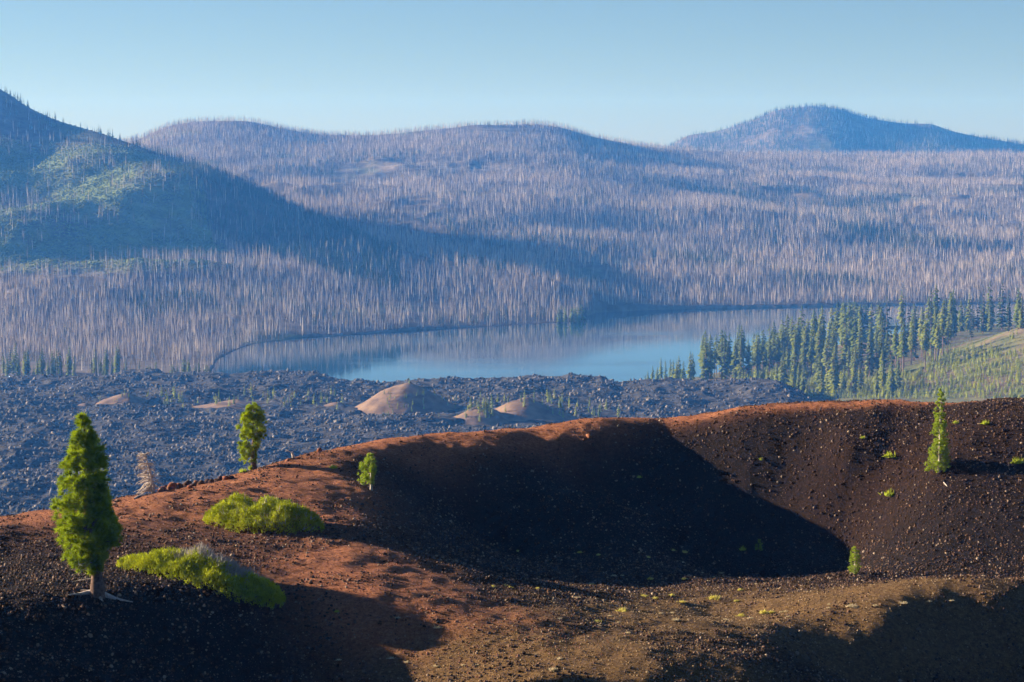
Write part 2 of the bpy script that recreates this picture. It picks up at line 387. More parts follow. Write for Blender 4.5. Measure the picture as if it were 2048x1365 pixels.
bumps = gauss(340, 4080, 100, 160, 48, 0.5) + gauss(190, 3900, 170, 60, 30, 0.55) - gauss(390, 3800, 90, 100, 24) + gauss(60, 3740, 130, 50, 20, 0.3) - gauss(30, 3960, 90, 60, 20) + gauss(300, 3540, 160, 40, 10) + gauss(440, 3600, 110, 40, 9, .2) + gauss(210, 4180, 70, 60, 18, .5)
wl = np.clip((720 - PX) / 200, 0, 1) * np.clip(tl0 * (1 - tl0) * 6, 0, 1)
zlf = zlf + (bumps + fbm(X, DD, 1 / 150.0, 4, 4) * 20) * wl
ZF = np.maximum(zm, zlf)
k = np.clip((DD - S) / 25.0, -1, 1)
ZF = np.where(DD < S, -3.0, np.maximum(ZF, 0.15 + 0.7 * np.clip((DD - S) / 40, 0, 1)))
ZF = np.where((DD >= S), ZF + fbm(X, DD, 1 / 45.0, 2, 9) * 0.5 * np.clip((DD - S) / 80, 0, 1), ZF)
far = obj('burned_hills', np.stack([X, DD, ZF], -1).reshape(-1, 3), [grid_faces(len(u), len(Dv))], M_FAR, smooth=True)
tag(far, kind='structure')
is_left = (zlf >= zm - 1)
mead = np.clip(is_left * np.clip((ZF - 62) / 25, 0, 1) * np.clip((560 - PX) / 120, 0, 1) * np.clip((4330 - DD) / 150, 0, 1), 0, 1)
mead = mead * np.clip((D_left(PX) - np.interp(PX, [0, 380, 430, 700], [0, 0, 330, 330]) - DD) / 60, 0, 1)
mead = mead * np.clip(0.9 + 0.9 * fbm(X, DD, 1 / 120.0, 3, 12), 0, 1)
PYF = HOR + F * (CAMZ - ZF) / DD
rockm = np.exp(-(((PX - 930) / 160) ** 2 + ((PYF - 335) / 16) ** 2)) + 0.9 * np.exp(-(((PX - 760) / 60) ** 2 + ((PYF - 322) / 9) ** 2)) + np.exp(-(((PX - 1440) / 90) ** 2 + ((PYF - 308) / 6) ** 2)) + 0.8 * np.exp(-(((PX - 990) / 60) ** 2 + ((PYF - 262) / 6) ** 2))
attr(far.data, 'meadow', mead); attr(far.data, 'rock', np.clip(rockm * 3, 0, 3))
HFAR = HF(u, Dv, ZF, fan=True)
HMEAD = HF(u, Dv, mead, fan=True); HROCK = HF(u, Dv, rockm, fan=True); HLEFT = HF(u, Dv, is_left.astype(float), fan=True)

# far peak on the right
sky_peak = pl([(1000, 345), (1250, 320), (1330, 298), (1370, 271), (1440, 260), (1500, 243), (1550, 219), (1620, 211), (1670, 216), (1730, 236), (1800, 246), (1860, 247), (1900, 262), (1960, 275), (2048, 289), (2300, 320), (2700, 350)], 8)
u2 = np.linspace(-0.01, 0.34, 260); D2 = np.linspace(7600, 10400, 110)
U2, DD2 = np.meshgrid(u2, D2); X2 = U2 * DD2; PX2 = U2 * F + 1024
zp = CAMZ - (sky_peak(PX2) - HOR) / F * 9000
tp = np.clip((DD2 - 7600) / 1400, 0, 1)
ZP = np.where(DD2 <= 9000, 120 + (zp - 120) * (0.25 * tp + 0.75 * tp ** 1.5), zp - (DD2 - 9000) * 0.28) + fbm(X2, DD2, 1 / 260.0, 5, 8) * 26 * np.clip((9000 - DD2) / 500, 0.0, 1) * np.clip((DD2 - 7600) / 300, 0, 1)
peak = obj('distant_peak', np.stack([X2, DD2, ZP], -1).reshape(-1, 3), [grid_faces(len(u2), len(D2))], M_FAR, smooth=True)
tag(peak, kind='structure')
PYP = HOR + F * (CAMZ - ZP) / DD2
attr(peak.data, 'rock', 2.0 * np.exp(-(((PX2 - 1650) / 45) ** 2 + ((PYP - 262) / 18) ** 2)) + 1.5 * np.exp(-(((PX2 - 1545) / 40) ** 2 + ((PYP - 236) / 12) ** 2)))
attr(peak.data, 'meadow', np.zeros(ZP.size))
HPEAK = HF(u2, D2, ZP, fan=True)

# ------------------------------------------------------------------ terrace with live forest, right of the lake
tc = [(1230, 790, 2330), (1290, 782, 2360), (1400, 790, 2310), (1500, 800, 2260), (1600, 812, 2190), (1750, 812, 2120), (1900, 812, 2080), (2048, 808, 2050), (2300, 800, 2000),
      (1560, 764, 2450), (1680, 768, 2380), (1800, 772, 2300), (1930, 760, 2250), (2048, 740, 2220), (2250, 720, 2180),
      (1620, 726, 2720), (1740, 722, 2660), (1840, 725, 2480), (1930, 700, 2420), (2000, 672, 2400), (2048, 652, 2400), (2150, 630, 2400), (2400, 600, 2380), (2048, 662, 2700), (2250, 640, 2750),
      (1860, 672, 2950), (1960, 668, 2960), (1780, 655, 3230), (1900, 652, 3200), (2100, 645, 3150), (2300, 640, 3150)]
pts = np.array([P(*c) for c in tc]); fit = tps_fit(pts[:, :2] / 100, pts[:, 2], 0.3)
xs = np.arange(60, 900, 6.0); ys = np.arange(1850, 3420, 8.0); XX, YY = np.meshgrid(xs, ys)
ZT = tps_eval(fit, XX / 100, YY / 100)
PXT = XX / YY * F + 1024
tshore = pl([(1180, 2300), (1290, 2490), (1400, 2560), (1500, 2690), (1600, 2840), (1700, 2960), (1780, 3060), (1860, 3120), (1960, 3140), (2100, 3330), (2600, 3400)])
spit = (np.abs(YY - (3275 + (PXT - 1760) * 0.15)) < 26 - 10 * np.abs(PXT - 1760) / 200) & (PXT > 1655)
inland = tshore(PXT) - YY
ZT = np.where(inland > 0, np.maximum(ZT, 0.3 + 1.2 * np.clip(inland / 60, 0, 1)) + fbm(XX, YY, 1 / 60.0, 3, 5) * 1.5 * np.clip(inland / 100, 0, 1), -3.0)
sp = 1.2 - np.abs((YY - (3285 + (PXT - 1760) * 0.1)) / 30) ** 2 - np.clip((1668 - PXT) / 12, 0, 5)
ZT = np.maximum(ZT, np.minimum(sp, 1.1))
tag(obj('forest_terrace', np.stack([XX, YY, ZT], -1).reshape(-1, 3), [grid_faces(len(xs), len(ys))], M_TERR, smooth=True), kind='structure')
HT = HF(xs, ys, ZT)

# ------------------------------------------------------------------ lava field
xs = np.linspace(-620, 560, 560); ys = np.linspace(1180, 2540, 560); XX, YY = np.meshgrid(xs, ys); PXL = XX / YY * F + 1024
ledge = pl([(-900, 2440), (430, 2455), (620, 2478), (700, 2420), (860, 2415), (960, 2440), (1200, 2440), (1240, 2395), (1300, 2400), (1500, 2350), (1600, 2250), (1680, 2130), (1760, 1950), (1900, 1600), (2300, 1400)])
ZL = 22 - 10 * (YY - 1250) / 1200
hm = fbm(XX, YY, 1 / 95.0, 3, 1); rg = fbm(XX, YY, 1 / 34.0, 4, 7, 0.55, True); fn = fbm(XX, YY, 1 / 9.0, 3, 10, 0.6)
ZL = ZL + hm * 7.5 + rg * 3.0 + fn * 1.6
edge = ledge(PXL) - YY + fbm(XX, YY, 1 / 50.0, 3, 3) * 25
lift = pl([(600, 0), (680, -3), (860, -1), (960, 2), (1020, 3), (1200, 2), (1240, -2), (1300, 2), (1400, 3), (1560, 6), (1650, 2)])
ZL = ZL + lift(PXL) * np.clip((YY - 2150) / 150, 0, 1)
ZL = np.where(edge > 0, ZL - 0, ZL - (-edge) * 0.6)
ZL = ZL * 1.0
ZL = np.where(edge < 12, np.minimum(ZL, np.maximum(-4, ZL - (12 - edge) * 0.5)), ZL)
tag(obj('lava_field', np.stack([XX, YY, ZL], -1).reshape(-1, 3), [grid_faces(len(xs), len(ys))], M_LAVA), kind='structure')
HL = HF(xs, ys, ZL)

def mound(px, py_top, D, rx, ry, zbase, seed):
    top = P(px, py_top, D); h = top[2] - zbase
    n = 41; a = np.linspace(-1.25, 1.25, n); A, B = np.meshgrid(a, a)
    r = np.sqrt(A * A + B * B) + 0.10 * fbm(A * 3 + seed, B * 3, 1.0, 3, seed)
    r2 = np.sqrt(r * r + 0.004)
    z = h * np.clip(1.08 * (1 - r2) , -0.35, 1.2)
    V = np.stack([top[0] + A * rx, top[1] + B * ry, zbase + z + 0.5 * fbm(A * rx, B * ry, 1 / 12.0, 3, seed)], -1).reshape(-1, 3)
    o = obj('cinder_mound', V, [grid_faces(n, n)], M_MOUND, smooth=True); tag(o, kind='structure')
    return HF(top[0] + a * rx, top[1] + a * ry, V[:, 2].reshape(n, n))
MOUNDS = [mound(812, 766, 2110, 64, 66, 7, 1), mound(1050, 796, 2030, 62, 60, 7, 2), mound(965, 812, 2000, 48, 48, 7, 6), mound(245, 788, 2170, 36, 40, 10, 3), mound(165, 808, 2140, 20, 26, 10, 4), mound(470, 800, 2150, 40, 40, 11, 5), mound(670, 806, 2120, 30, 34, 11, 7)]

def zmid(x, y):
    z = max(float(HL.z(x, y)), *[float(m.z(x, y)) if (m.a[0] < x < m.a[-1] and m.b[0] < y < m.b[-1]) else -99 for m in MOUNDS])
    return z
def drop_mid(px, py, d0=1300, d1=2600):
    for D in np.arange(d0, d1, 4.0):
        x = (px - 1024) / F * D
        if zmid(x, D) >= CAMZ - (py - HOR) / F * D: return np.array([x, D, zmid(x, D)])
    return np.array([(px - 1024) / F * d1, d1, zmid((px - 1024) / F * d1, d1)])

# ------------------------------------------------------------------ foreground: rim of the cinder cone
fc = [ # photo column, row, height relative to the camera: skyline crest
 (-300, 1062, -28.2), (-150, 1052, -28.5), (0, 1037, -28.5), (100, 1024, -28.5), (200, 1010, -28.5), (300, 991, -28.5), (400, 969, -28.4), (480, 947, -28.2), (560, 926, -27.9), (640, 906, -27.5), (760, 882, -27.0), (900, 869, -26.8), (1000, 861, -26.6), (1200, 841, -25.9), (1500, 816, -24.7), (1800, 801, -23.7), (2048, 796, -22.9), (2300, 796, -22.2),
 # lower edge of the lit crest
 (1000, 882, -27.3), (1200, 862, -26.6), (1500, 838, -25.4), (1800, 815, -24.2), (2048, 806, -23.3),
 # inner slope of the rim
 (780, 915, -27.6), (735, 985, -28.5), (735, 1035, -29.2), (800, 990, -29.5), (850, 1060, -31.2), (900, 960, -29.9), (930, 1060, -33.4), (1000, 1000, -31.4), (1000, 1100, -35.6), (1000, 1165, -33.3), (1200, 950, -29.8), (1200, 1080, -36.0), (1200, 1180, -33.0),
 (1500, 920, -28.6), (1400, 870, -27.0), (1650, 862, -26.1), (1800, 860, -25.8), (1950, 860, -25.2), (1500, 1010, -32.8), (1500, 1095, -36.4), (1700, 1095, -35.4), (1350, 1130, -35.6), (1500, 1180, -34.5), (1500, 1245, -33.5), (1885, 945, -28.4), (1885, 1040, -31.8), (1715, 1155, -34.5), (1990, 1195, -34.6),
 (1700, 900, -27.2), (1700, 1030, -32.9), (2048, 930, -27.6), (2048, 1020, -30.6), (2048, 1110, -33.4), (2048, 1180, -33.8), (2300, 950, -27.8), (2300, 1150, -33.4), (1300, 1230, -32.6),
 # floor lip towards the camera
 (1200, 1288, -31.3), (1400, 1300, -31.9), (1600, 1288, -32.8), (1800, 1256, -32.8), (2048, 1222, -32.5), (2300, 1200, -32.5), (1300, 1345, -31.5), (1450, 1345, -31.9), (1520, 1366, -32.4), (1560, 1330, -32.5),
 (1000, 1350, -32.0), (1200, 1366, -31.9),
 (1650, 1330, -34.3), (1850, 1310, -34.5), (2048, 1290, -34.5), (1700, 1366, -35.4), (2048, 1366, -36.7), (2300, 1300, -35.8),
 # spur with the red path
 (640, 955, -28.0), (640, 1010, -28.4), (700, 1060, -28.8), (790, 1110, -29.3), (850, 1150, -29.8), (940, 1210, -30.5), (1040, 1255, -30.8), (700, 1130, -29.1), (760, 1200, -29.6), (880, 1260, -30.8), (600, 1080, -28.7),
 # shelf with tree and shrubs
 (500, 1050, -28.6), (400, 1060, -28.5), (300, 1080, -28.5), (185, 1200, -28.4), (60, 1120, -28.4), (0, 1180, -28.2), (100, 1250, -29.2), (390, 1150, -28.6), (280, 1160, -28.6), (520, 1180, -29.4), (480, 1230, -29.9), (600, 1240, -30.5), (680, 1230, -30.2),
 (300, 1270, -30.3), (450, 1300, -31.3), (250, 1366, -32.0), (50, 1366, -31.0), (450, 1366, -33.0), (650, 1366, -33.2), (700, 1300, -31.8), (850, 1300, -31.8), (850, 1366, -32.9), (-150, 1150, -27.8), (-150, 1366, -30.0)]
fc = [(px, py, -z * F / (py - HOR)) for px, py, z in fc]
pts = np.array([P(*c) for c in fc])
extra = []
for (px, py, D) in fc[:18]:
    q = P(px, py, D)
    for d, dz in ((6, -1.6), (16, -7.0), (40, -21), (80, -45)): extra.append((q[0] * (1 + d / D), q[1] + d, q[2] + dz))
extra += [(0, 0, 248.2), (-25, -10, 248.5), (25, -10, 249), (0, 25, 231), (0, 60, 215), (25, 60, 212), (-20, 60, 217), (0, 100, 209), (25, 110, 205), (-10, 122, 212), (-60, 30, 246), (-68, 70, 240), (-62, 100, 236), (-56, 112, 233.5), (-55, 126, 230.0), (-56, 138, 225.0), (-58, 152, 221.5), (-76, 150, 219), (50, 40, 238), (85, 90, 226), (95, 140, 222), (85, 190, 222), (-80, 185, 205), (-110, 110, 215), (105, 220, 210), (125, 150, 205)]  # left points outside the frame: rise added to shade the lower left
pts = np.vstack([pts, np.array(extra)])
fit = tps_fit(pts[:, :2] / 50, pts[:, 2], 0.002)
def axis(segs):
    out = []
    for a, b_, st in segs: out.append(np.arange(a, b_, st))
    return np.concatenate(out)
xs = axis([(-120, -54, 2.0), (-54, 64, 0.3), (64, 130.1, 2.0)]); ys = axis([(-30, 92, 2.5), (92, 236, 0.28), (236, 310, 2.0)])
XX, YY = np.meshgrid(xs, ys); ZG = tps_eval(fit, XX / 50, YY / 50)
ZG += fbm(XX, YY, 1 / 9.0, 3, 1) * 0.22 + fbm(XX, YY, 1 / 2.2, 2, 2) * 0.16 + fbm(XX, YY, 1 / 0.6, 1, 4) * 0.05
# colour zones of the cinders (oxidised red on the spur, tan on the floor; sunlit crest and lower-right shade painted in)
HG = HF(xs, ys, ZG)
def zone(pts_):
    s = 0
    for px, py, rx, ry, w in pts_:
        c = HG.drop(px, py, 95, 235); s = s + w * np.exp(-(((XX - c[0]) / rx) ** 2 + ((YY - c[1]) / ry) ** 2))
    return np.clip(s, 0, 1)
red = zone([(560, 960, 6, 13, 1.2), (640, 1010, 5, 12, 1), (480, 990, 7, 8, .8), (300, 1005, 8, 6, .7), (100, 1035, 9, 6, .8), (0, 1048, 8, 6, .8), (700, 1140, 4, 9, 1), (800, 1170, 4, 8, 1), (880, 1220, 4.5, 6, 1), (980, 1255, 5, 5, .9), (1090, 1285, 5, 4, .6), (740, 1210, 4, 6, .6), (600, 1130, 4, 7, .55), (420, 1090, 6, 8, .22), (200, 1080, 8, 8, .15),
            (760, 890, 6, 5, 1.2), (880, 876, 5, 4.5, 1.1), (1000, 868, 6, 3.2, 1.1), (1150, 850, 6, 2.2, 1.1), (1300, 837, 6, 1.6, 1.1), (1450, 824, 6, 1.3, 1.1), (1620, 811, 6, 1.2, 1), (1780, 803, 7, 1.2, 1), (1950, 798, 9, 1.3, 1), (1880, 880, 16, 8, .05)])  # thin red strip paints the sunlit band along the crest
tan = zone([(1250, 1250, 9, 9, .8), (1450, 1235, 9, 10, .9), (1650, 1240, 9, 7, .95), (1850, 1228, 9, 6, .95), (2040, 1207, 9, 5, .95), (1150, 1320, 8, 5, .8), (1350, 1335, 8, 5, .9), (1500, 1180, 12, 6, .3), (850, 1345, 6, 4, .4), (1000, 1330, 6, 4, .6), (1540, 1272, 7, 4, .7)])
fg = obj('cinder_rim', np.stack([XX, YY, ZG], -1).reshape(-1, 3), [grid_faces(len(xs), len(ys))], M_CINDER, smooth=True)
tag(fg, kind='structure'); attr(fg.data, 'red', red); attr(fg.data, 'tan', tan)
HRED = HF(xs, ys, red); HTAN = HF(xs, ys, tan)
def G_(px, py): return HG.drop(px, py, 95, 235)
# flank of the cone below the rim
def ring():
    b_ = []
    nx, ny = len(xs), len(ys)
    idx = [(0, i) for i in range(0, nx, 8)] + [(j, nx - 1) for j in range(0, ny, 8)] + [(ny - 1, i) for i in range(nx - 1, -1, -8)] + [(j, 0) for j in range(ny - 1, -1, -8)]
    top = np.array([(xs[i], ys[j], ZG[j, i] - 0.05) for j, i in idx]); c = np.array([5, 130.0])
    d = unit(top[:, :2] - c); low = np.c_[top[:, :2] + d * ((top[:, 2:3] + 5) * 1.7), np.full(len(top), -5.0)]
    n = len(top); V = np.vstack([top, low]); Fa = [(i, (i + 1) % n, n + (i + 1) % n, n + i) for i in range(n)]
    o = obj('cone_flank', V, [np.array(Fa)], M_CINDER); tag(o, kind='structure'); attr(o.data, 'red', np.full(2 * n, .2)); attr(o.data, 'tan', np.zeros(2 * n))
ring()

# ------------------------------------------------------------------ loose cinders on the rim
r = np.random.default_rng(21)
stone_me = [mesh_data('cinder_piece', *rock_arrays(r, 1, 0.3, 0.8), M_STONE) for _ in range(4)]
rstone_me = [mesh_data('red_cinder_piece', *rock_arrays(r, 1, 0.3, 0.8), M_REDSTONE) for _ in range(3)]
def scatter_ground(n, lo, hi, pw, keep):
    y = r.uniform(118, 226, n); x = r.uniform(-0.30, 0.30, n) * y
    k = keep(x, y); x, y = x[k], y[k]; n = len(x); z = HG.z(x, y)
    sc = lo * (hi / lo) ** (r.random(n) ** pw)
    S3 = sc[:, None] * r.uniform(0.7, 1.3, (n, 3))
    return np.c_[x, y, z + sc * 0.15], S3, r.uniform(0, 6.28, (n, 3))
p, S3, R3 = scatter_ground(420000, 0.03, 0.16, 3.0, lambda x, y: r.random(len(x)) > 0.25 + 0.72 * np.clip(1.2 * HRED.z(x, y) + HTAN.z(x, y), 0, 1) - 0.35 * (fbm(x, y, 1 / 4.0, 3, 3) > 0.1))
instancer('loose_cinders', p, [proto('cinder_piece', m) for m in stone_me], r.integers(0, 4, len(p)), S3, R3)
p, S3, R3 = scatter_ground(130000, 0.025, 0.09, 2.6, lambda x, y: r.random(len(x)) < np.clip(HRED.z(x, y), 0, 1))
instancer('loose_red_cinders', p, [proto('red_cinder_piece', m) for m in rstone_me], r.integers(0, 3, len(p)), S3, R3)

M_TANSTONE, nt, b = new_mat('tan_gravel')
nt.links.new(ramp(nt, rnd(nt), [(0.0, (0.05, 0.028, 0.012)), (0.6, (0.22, 0.135, 0.06)), (1.0, (0.48, 0.34, 0.19))]), b.inputs['Base Color'])
tstone_me = [mesh_data('gravel_piece', *rock_arrays(r, 1, 0.3, 0.8), M_TANSTONE) for _ in range(3)]
p, S3, R3 = scatter_ground(190000, 0.025, 0.085, 2.4, lambda x, y: r.random(len(x)) < np.clip(1.1 * HTAN.z(x, y), 0, 1))
instancer('tan_gravel', p, [proto('gravel_piece', m) for m in tstone_me], r.integers(0, 3, len(p)), S3, R3)

# ------------------------------------------------------------------ lava blocks
lb = [mesh_data('lava_piece', *rock_arrays(r, 1, 0.4, 0.85), M_LAVAB) for _ in range(5)]
n = 60000; y = 1250 * (2480 / 1250) ** r.random(n); x = r.uniform(-0.235, 0.16, n) * y
z = HL.z(x, y); kk = (ledge(x / y * F + 1024) - y > 8) & (z > 0) & (fbm(x, y, 1 / 26.0, 3, 5) + r.normal(0, .35, n) > -0.25)
for m in MOUNDS: kk &= ~((((x - m.a.mean()) / (m.a[-1] - m.a[0]) * 2.3) ** 2 + ((y - m.b.mean()) / (m.b[-1] - m.b[0]) * 2.3) ** 2) < 1)
x, y, z = x[kk], y[kk], z[kk]; n = len(x); sc = 0.5 * (2.7 / 0.5) ** (r.random(n) ** 1.9)
instancer('lava_blocks', np.c_[x, y, z + sc * 0.25], [proto('lava_piece', m) for m in lb], r.integers(0, 5, n), sc[:, None] * r.uniform(.7, 1.3, (n, 3)), r.uniform(0, 6.28, (n, 3)))

# ------------------------------------------------------------------ tree kinds of the middle and far distance (unit height, base at 0)
def snag_mesh(seed, nbr=16, wid=0.012):
    r = np.random.default_rng(seed); A = Acc()
    lean = r.normal(0, 0.02, 2); hs = np.array([-0.06, 0.35, 0.7, 1.0])
    A.add(*tube(np.c_[lean[0] * hs, lean[1] * hs, hs], [wid, wid * .85, wid * .55, wid * .15], 5))
    h = r.uniform(0.22, 0.97, nbr); az = r.uniform(0, 6.28, nbr); L = (0.02 + 0.085 * (1.02 - h)) * r.uniform(.5, 1.3, nbr)
    d = unit(np.c_[np.cos(az), np.sin(az), r.uniform(-.5, .35, nbr)])
    A.add(*blades(np.c_[lean[0] * h, lean[1] * h, h], d, L, np.full(nbr, wid * 1.1), r))
    return A.data('dead_tree', M_SNAG)
def conifer_parts(seed, base=0.18, R=0.13, whorls=15, nb=9, trunk=0.012, top=0.6, droop=0.25):
    r = np.random.default_rng(seed); A = Acc()
    hs = np.linspace(base, 0.98, whorls)
    for h in hs:
        f = (1 - (h - base) / (1 - base)); rad = R * (0.12 + 0.95 * f ** top) * (1 if f < 0.85 else 0.75)
        m = max(5, int(nb * (0.5 + f * 0.6)))
        az = r.uniform(0, 6.28, m); rr = rad * r.uniform(0.45, 1.2, m); hh = h + r.normal(0, 0.012, m)
        b = np.c_[np.zeros(m), np.zeros(m), hh + 0.015]; t = np.c_[np.cos(az) * rr, np.sin(az) * rr, hh - rr * droop * r.uniform(0.2, 1.6, m)]
        side = np.c_[-np.sin(az), np.cos(az), np.zeros(m)] * (rr * 0.36)[:, None]; mid = b * 0.42 + t * 0.58
        l = mid + side + np.c_[np.zeros(m), np.zeros(m), -rr * 0.12]; q = mid - side + np.c_[np.zeros(m), np.zeros(m), -rr * 0.12]; up = mid + np.c_[np.zeros(m), np.zeros(m), rr * 0.22]
        V = np.stack([b, l, t, q, up], 1).reshape(-1, 3); k = np.arange(m)[:, None] * 5
        A.add(V, np.concatenate([k + np.array([[0, 1, 4]]), k + np.array([[1, 2, 4]]), k + np.array([[2, 3, 4]]), k + np.array([[3, 0, 4]])]))
    A.add(*tube([(0, 0, .93), (0, 0, 1.03)], [0.012, 0.001], 4))
    T = Acc(); T.add(*tube([(0, 0, -0.05), (0, 0, 0.4), (0, 0, 0.96)], [trunk, trunk * .75, trunk * .2], 6))
    return T, A
KINDS = {}
def kind(name, mat, **kw):
    KINDS[name] = []
    for sd in range(4):
        T, A = conifer_parts(hash_(name) + sd, **kw)
        J = Acc(); J.V = [np.concatenate(T.V), np.concatenate(A.V)]; n0 = T.n; J.T = [np.concatenate(A.T) + n0]; J.Q = [np.concatenate(T.Q)] + [q + n0 for q in A.Q]
        KINDS[name].append((T.data('trunk', M_CBARK), A.data('crown', mat), J.data('conifer', mat)))
def hash_(nm): return sum(ord(c) * (i + 3) for i, c in enumerate(nm))
kind('tall', M_CONIF, base=0.38, R=0.115, whorls=13, nb=10, trunk=0.013, top=0.45)
kind('full', M_CONIF, base=0.10, R=0.15, whorls=16, nb=10, trunk=0.013, top=0.65)
kind('young', M_YOUNG, base=0.03, R=0.22, whorls=9, nb=8, trunk=0.015, top=0.7)
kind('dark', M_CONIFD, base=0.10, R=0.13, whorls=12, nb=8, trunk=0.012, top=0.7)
kind('round', M_DECID, base=0.08, R=0.30, whorls=10, nb=11, trunk=0.02, top=0.35, droop=-0.1)
SNAGS = [snag_mesh(100 + k, 18) for k in range(6)]
FSNAGS = [snag_mesh(200 + k, 11, 0.017) for k in range(5)]

def copy_tree(knd, loc, h, label, cat, group, name, parts=True):
    T, A, J = random.choice(KINDS[knd]); w = random.uniform(0.85, 1.2)
    if parts:
        root = empty(name, loc, random.uniform(0, 6.28)); root.scale = (h * w, h * w, h)
        for nm, me in (('trunk', T), ('crown', A)): link(bpy.data.objects.new(nm, me), root)
    else:
        root = link(bpy.data.objects.new(name, J)); root.location = loc; root.rotation_euler = (0, 0, random.uniform(0, 6.28)); root.scale = (h * w, h * w, h)
    return tag(root, label, cat, group)

# ---- live conifers on the terrace, right of the lake
def belt(n, x0, x1, f0, f1, h0, h1, knd, label, group, name='pine_tree', seed=1, parts=True, lo=1900, hi=3400):
    """n trees; bases between the photo rows f0(px), f1(px); heights in photo pixels turned into metres at their own distance"""
    rr = random.Random(seed); out = 0; tries = 0; taken = []
    while out < n and tries < n * 30:
        tries += 1
        px = rr.uniform(x0, x1); py = rr.uniform(f0(px), f1(px))
        q = HT.drop(px, py, lo, hi, 700)
        if q[2] < 0.1: continue
        h = rr.uniform(h0(px), h1(px)) * 1.12 * q[1] / F
        if any((q[0] - t_[0]) ** 2 + (q[1] - t_[1]) ** 2 < (h * 0.11) ** 2 for t_ in taken): continue
        taken.append(q); out += 1
        copy_tree(knd if isinstance(knd, str) else rr.choice(knd), q - np.array([0, 0, .2]), h, label, 'tree', group, name, parts)
c_ = lambda v: (lambda px: v)
belt(16, 1290, 1400, pl([(1290, 765), (1400, 758)]), pl([(1290, 778), (1400, 780)]), pl([(1290, 20), (1400, 50)]), pl([(1290, 32), (1400, 72)]), 'full', 'green conifer at the left end of the lakeshore stand, behind the lava', 'conifers at the left end of the lakeshore stand', 'conifer', 3)
belt(62, 1400, 1580, pl([(1400, 742), (1580, 728)]), pl([(1400, 770), (1580, 752)]), c_(52), c_(84), ['tall', 'tall', 'full'], 'tall pine with bare lower trunk in the lakeshore stand', 'tall pines of the lakeshore stand', 'pine_tree', 4)
belt(78, 1570, 1770, pl([(1570, 700), (1770, 690)]), pl([(1570, 760), (1770, 770)]), c_(55), c_(95), ['tall', 'tall', 'full'], 'tall pine in the dense middle of the terrace forest', 'pines in the middle of the terrace forest', 'pine_tree', 5)
belt(44, 1755, 1905, pl([(1755, 684), (1905, 668)]), pl([(1755, 775), (1905, 725)]), c_(60), c_(102), ['tall', 'tall', 'dark'], 'tall dark pine where the terrace forest meets the open slope', 'tall pines at the foot of the open slope', 'pine_tree', 6)
belt(26, 1890, 2048, pl([(1890, 668), (2048, 650)]), pl([(1890, 690), (2048, 662)]), c_(34), c_(92), ['full', 'dark', 'dark'], 'dark conifer along the top of the open green slope', 'conifers along the top of the open slope', 'conifer', 7)
belt(24, 1540, 1800, c_(780), c_(798), c_(40), c_(82), 'full', 'full green conifer at the front edge of the forest', 'conifers at the front edge of the forest', 'conifer', 8)
belt(34, 1775, 2000, c_(652), c_(664), c_(26), c_(48), ['dark', 'full'], 'distant bluish conifer behind the forest by the bay', 'distant conifers behind the forest', 'conifer', 9, lo=2800)
belt(18, 1672, 1770, c_(650), c_(656), c_(26), c_(46), ['round', 'full', 'dark'], 'leafy green tree on the small spit jutting into the lake', 'trees on the spit', 'spit_tree', 10, lo=3000)
for (px, py, hp, kd, lb_) in ((2036, 655, 82, 'dark', 'tallest dark conifer at the right edge, on top of the slope'), (1937, 664, 72, 'dark', 'narrow tall dark conifer left of the open hilltop'), (1958, 664, 66, 'dark', 'dark spire conifer right beside the narrow tall one'), (1520, 722, 50, 'tall', 'lone slim pine rising above the stand against the lake'), (1868, 705, 50, 'dark', 'single dark conifer on the bare brown part of the slope'), (1700, 672, 62, 'tall', 'tall round-topped pine in front of the spit')):
    q = HT.drop(px, py, 1900, 3400); copy_tree(kd, q, hp * q[1] / F, lb_, 'tree', None, 'conifer')
belt(130, 1840, 2048, pl([(1840, 735), (1930, 705), (2048, 665)]), c_(796), c_(9), c_(22), 'young', 'small bright green young pine on the open right slope', 'young pines on the open slope', 'young_pine', 12, parts=False)
belt(110, 1480, 1700, pl([(1480, 762), (1600, 745), (1700, 760)]), pl([(1480, 785), (1640, 798), (1700, 798)]), c_(14), c_(30), 'young', 'young bright green pine thicket tree in front of the tall stand', 'young pines in front of the tall stand', 'young_pine', 13, parts=False)
# the rest of the young growth, too dense to tell apart
rr = np.random.default_rng(5); P_, S_ = [], []
for _ in range(2200):
    px = rr.uniform(1480, 2080); py = rr.uniform(700 if px > 1850 else 748, 800); q = HT.drop(px, py, 1900, 3000, 350)
    if q[2] > 0.5: P_.append(q); S_.append(rr.uniform(2.5, 8))
S_ = np.array(S_); instancer('young_growth', np.array(P_), [proto('young_conifer', k_[2]) for k_ in KINDS['young']], rr.integers(0, 4, len(P_)), np.c_[S_ * 1.3, S_ * 1.3, S_], np.c_[np.zeros((len(S_), 2)), rr.uniform(0, 6, len(S_))])

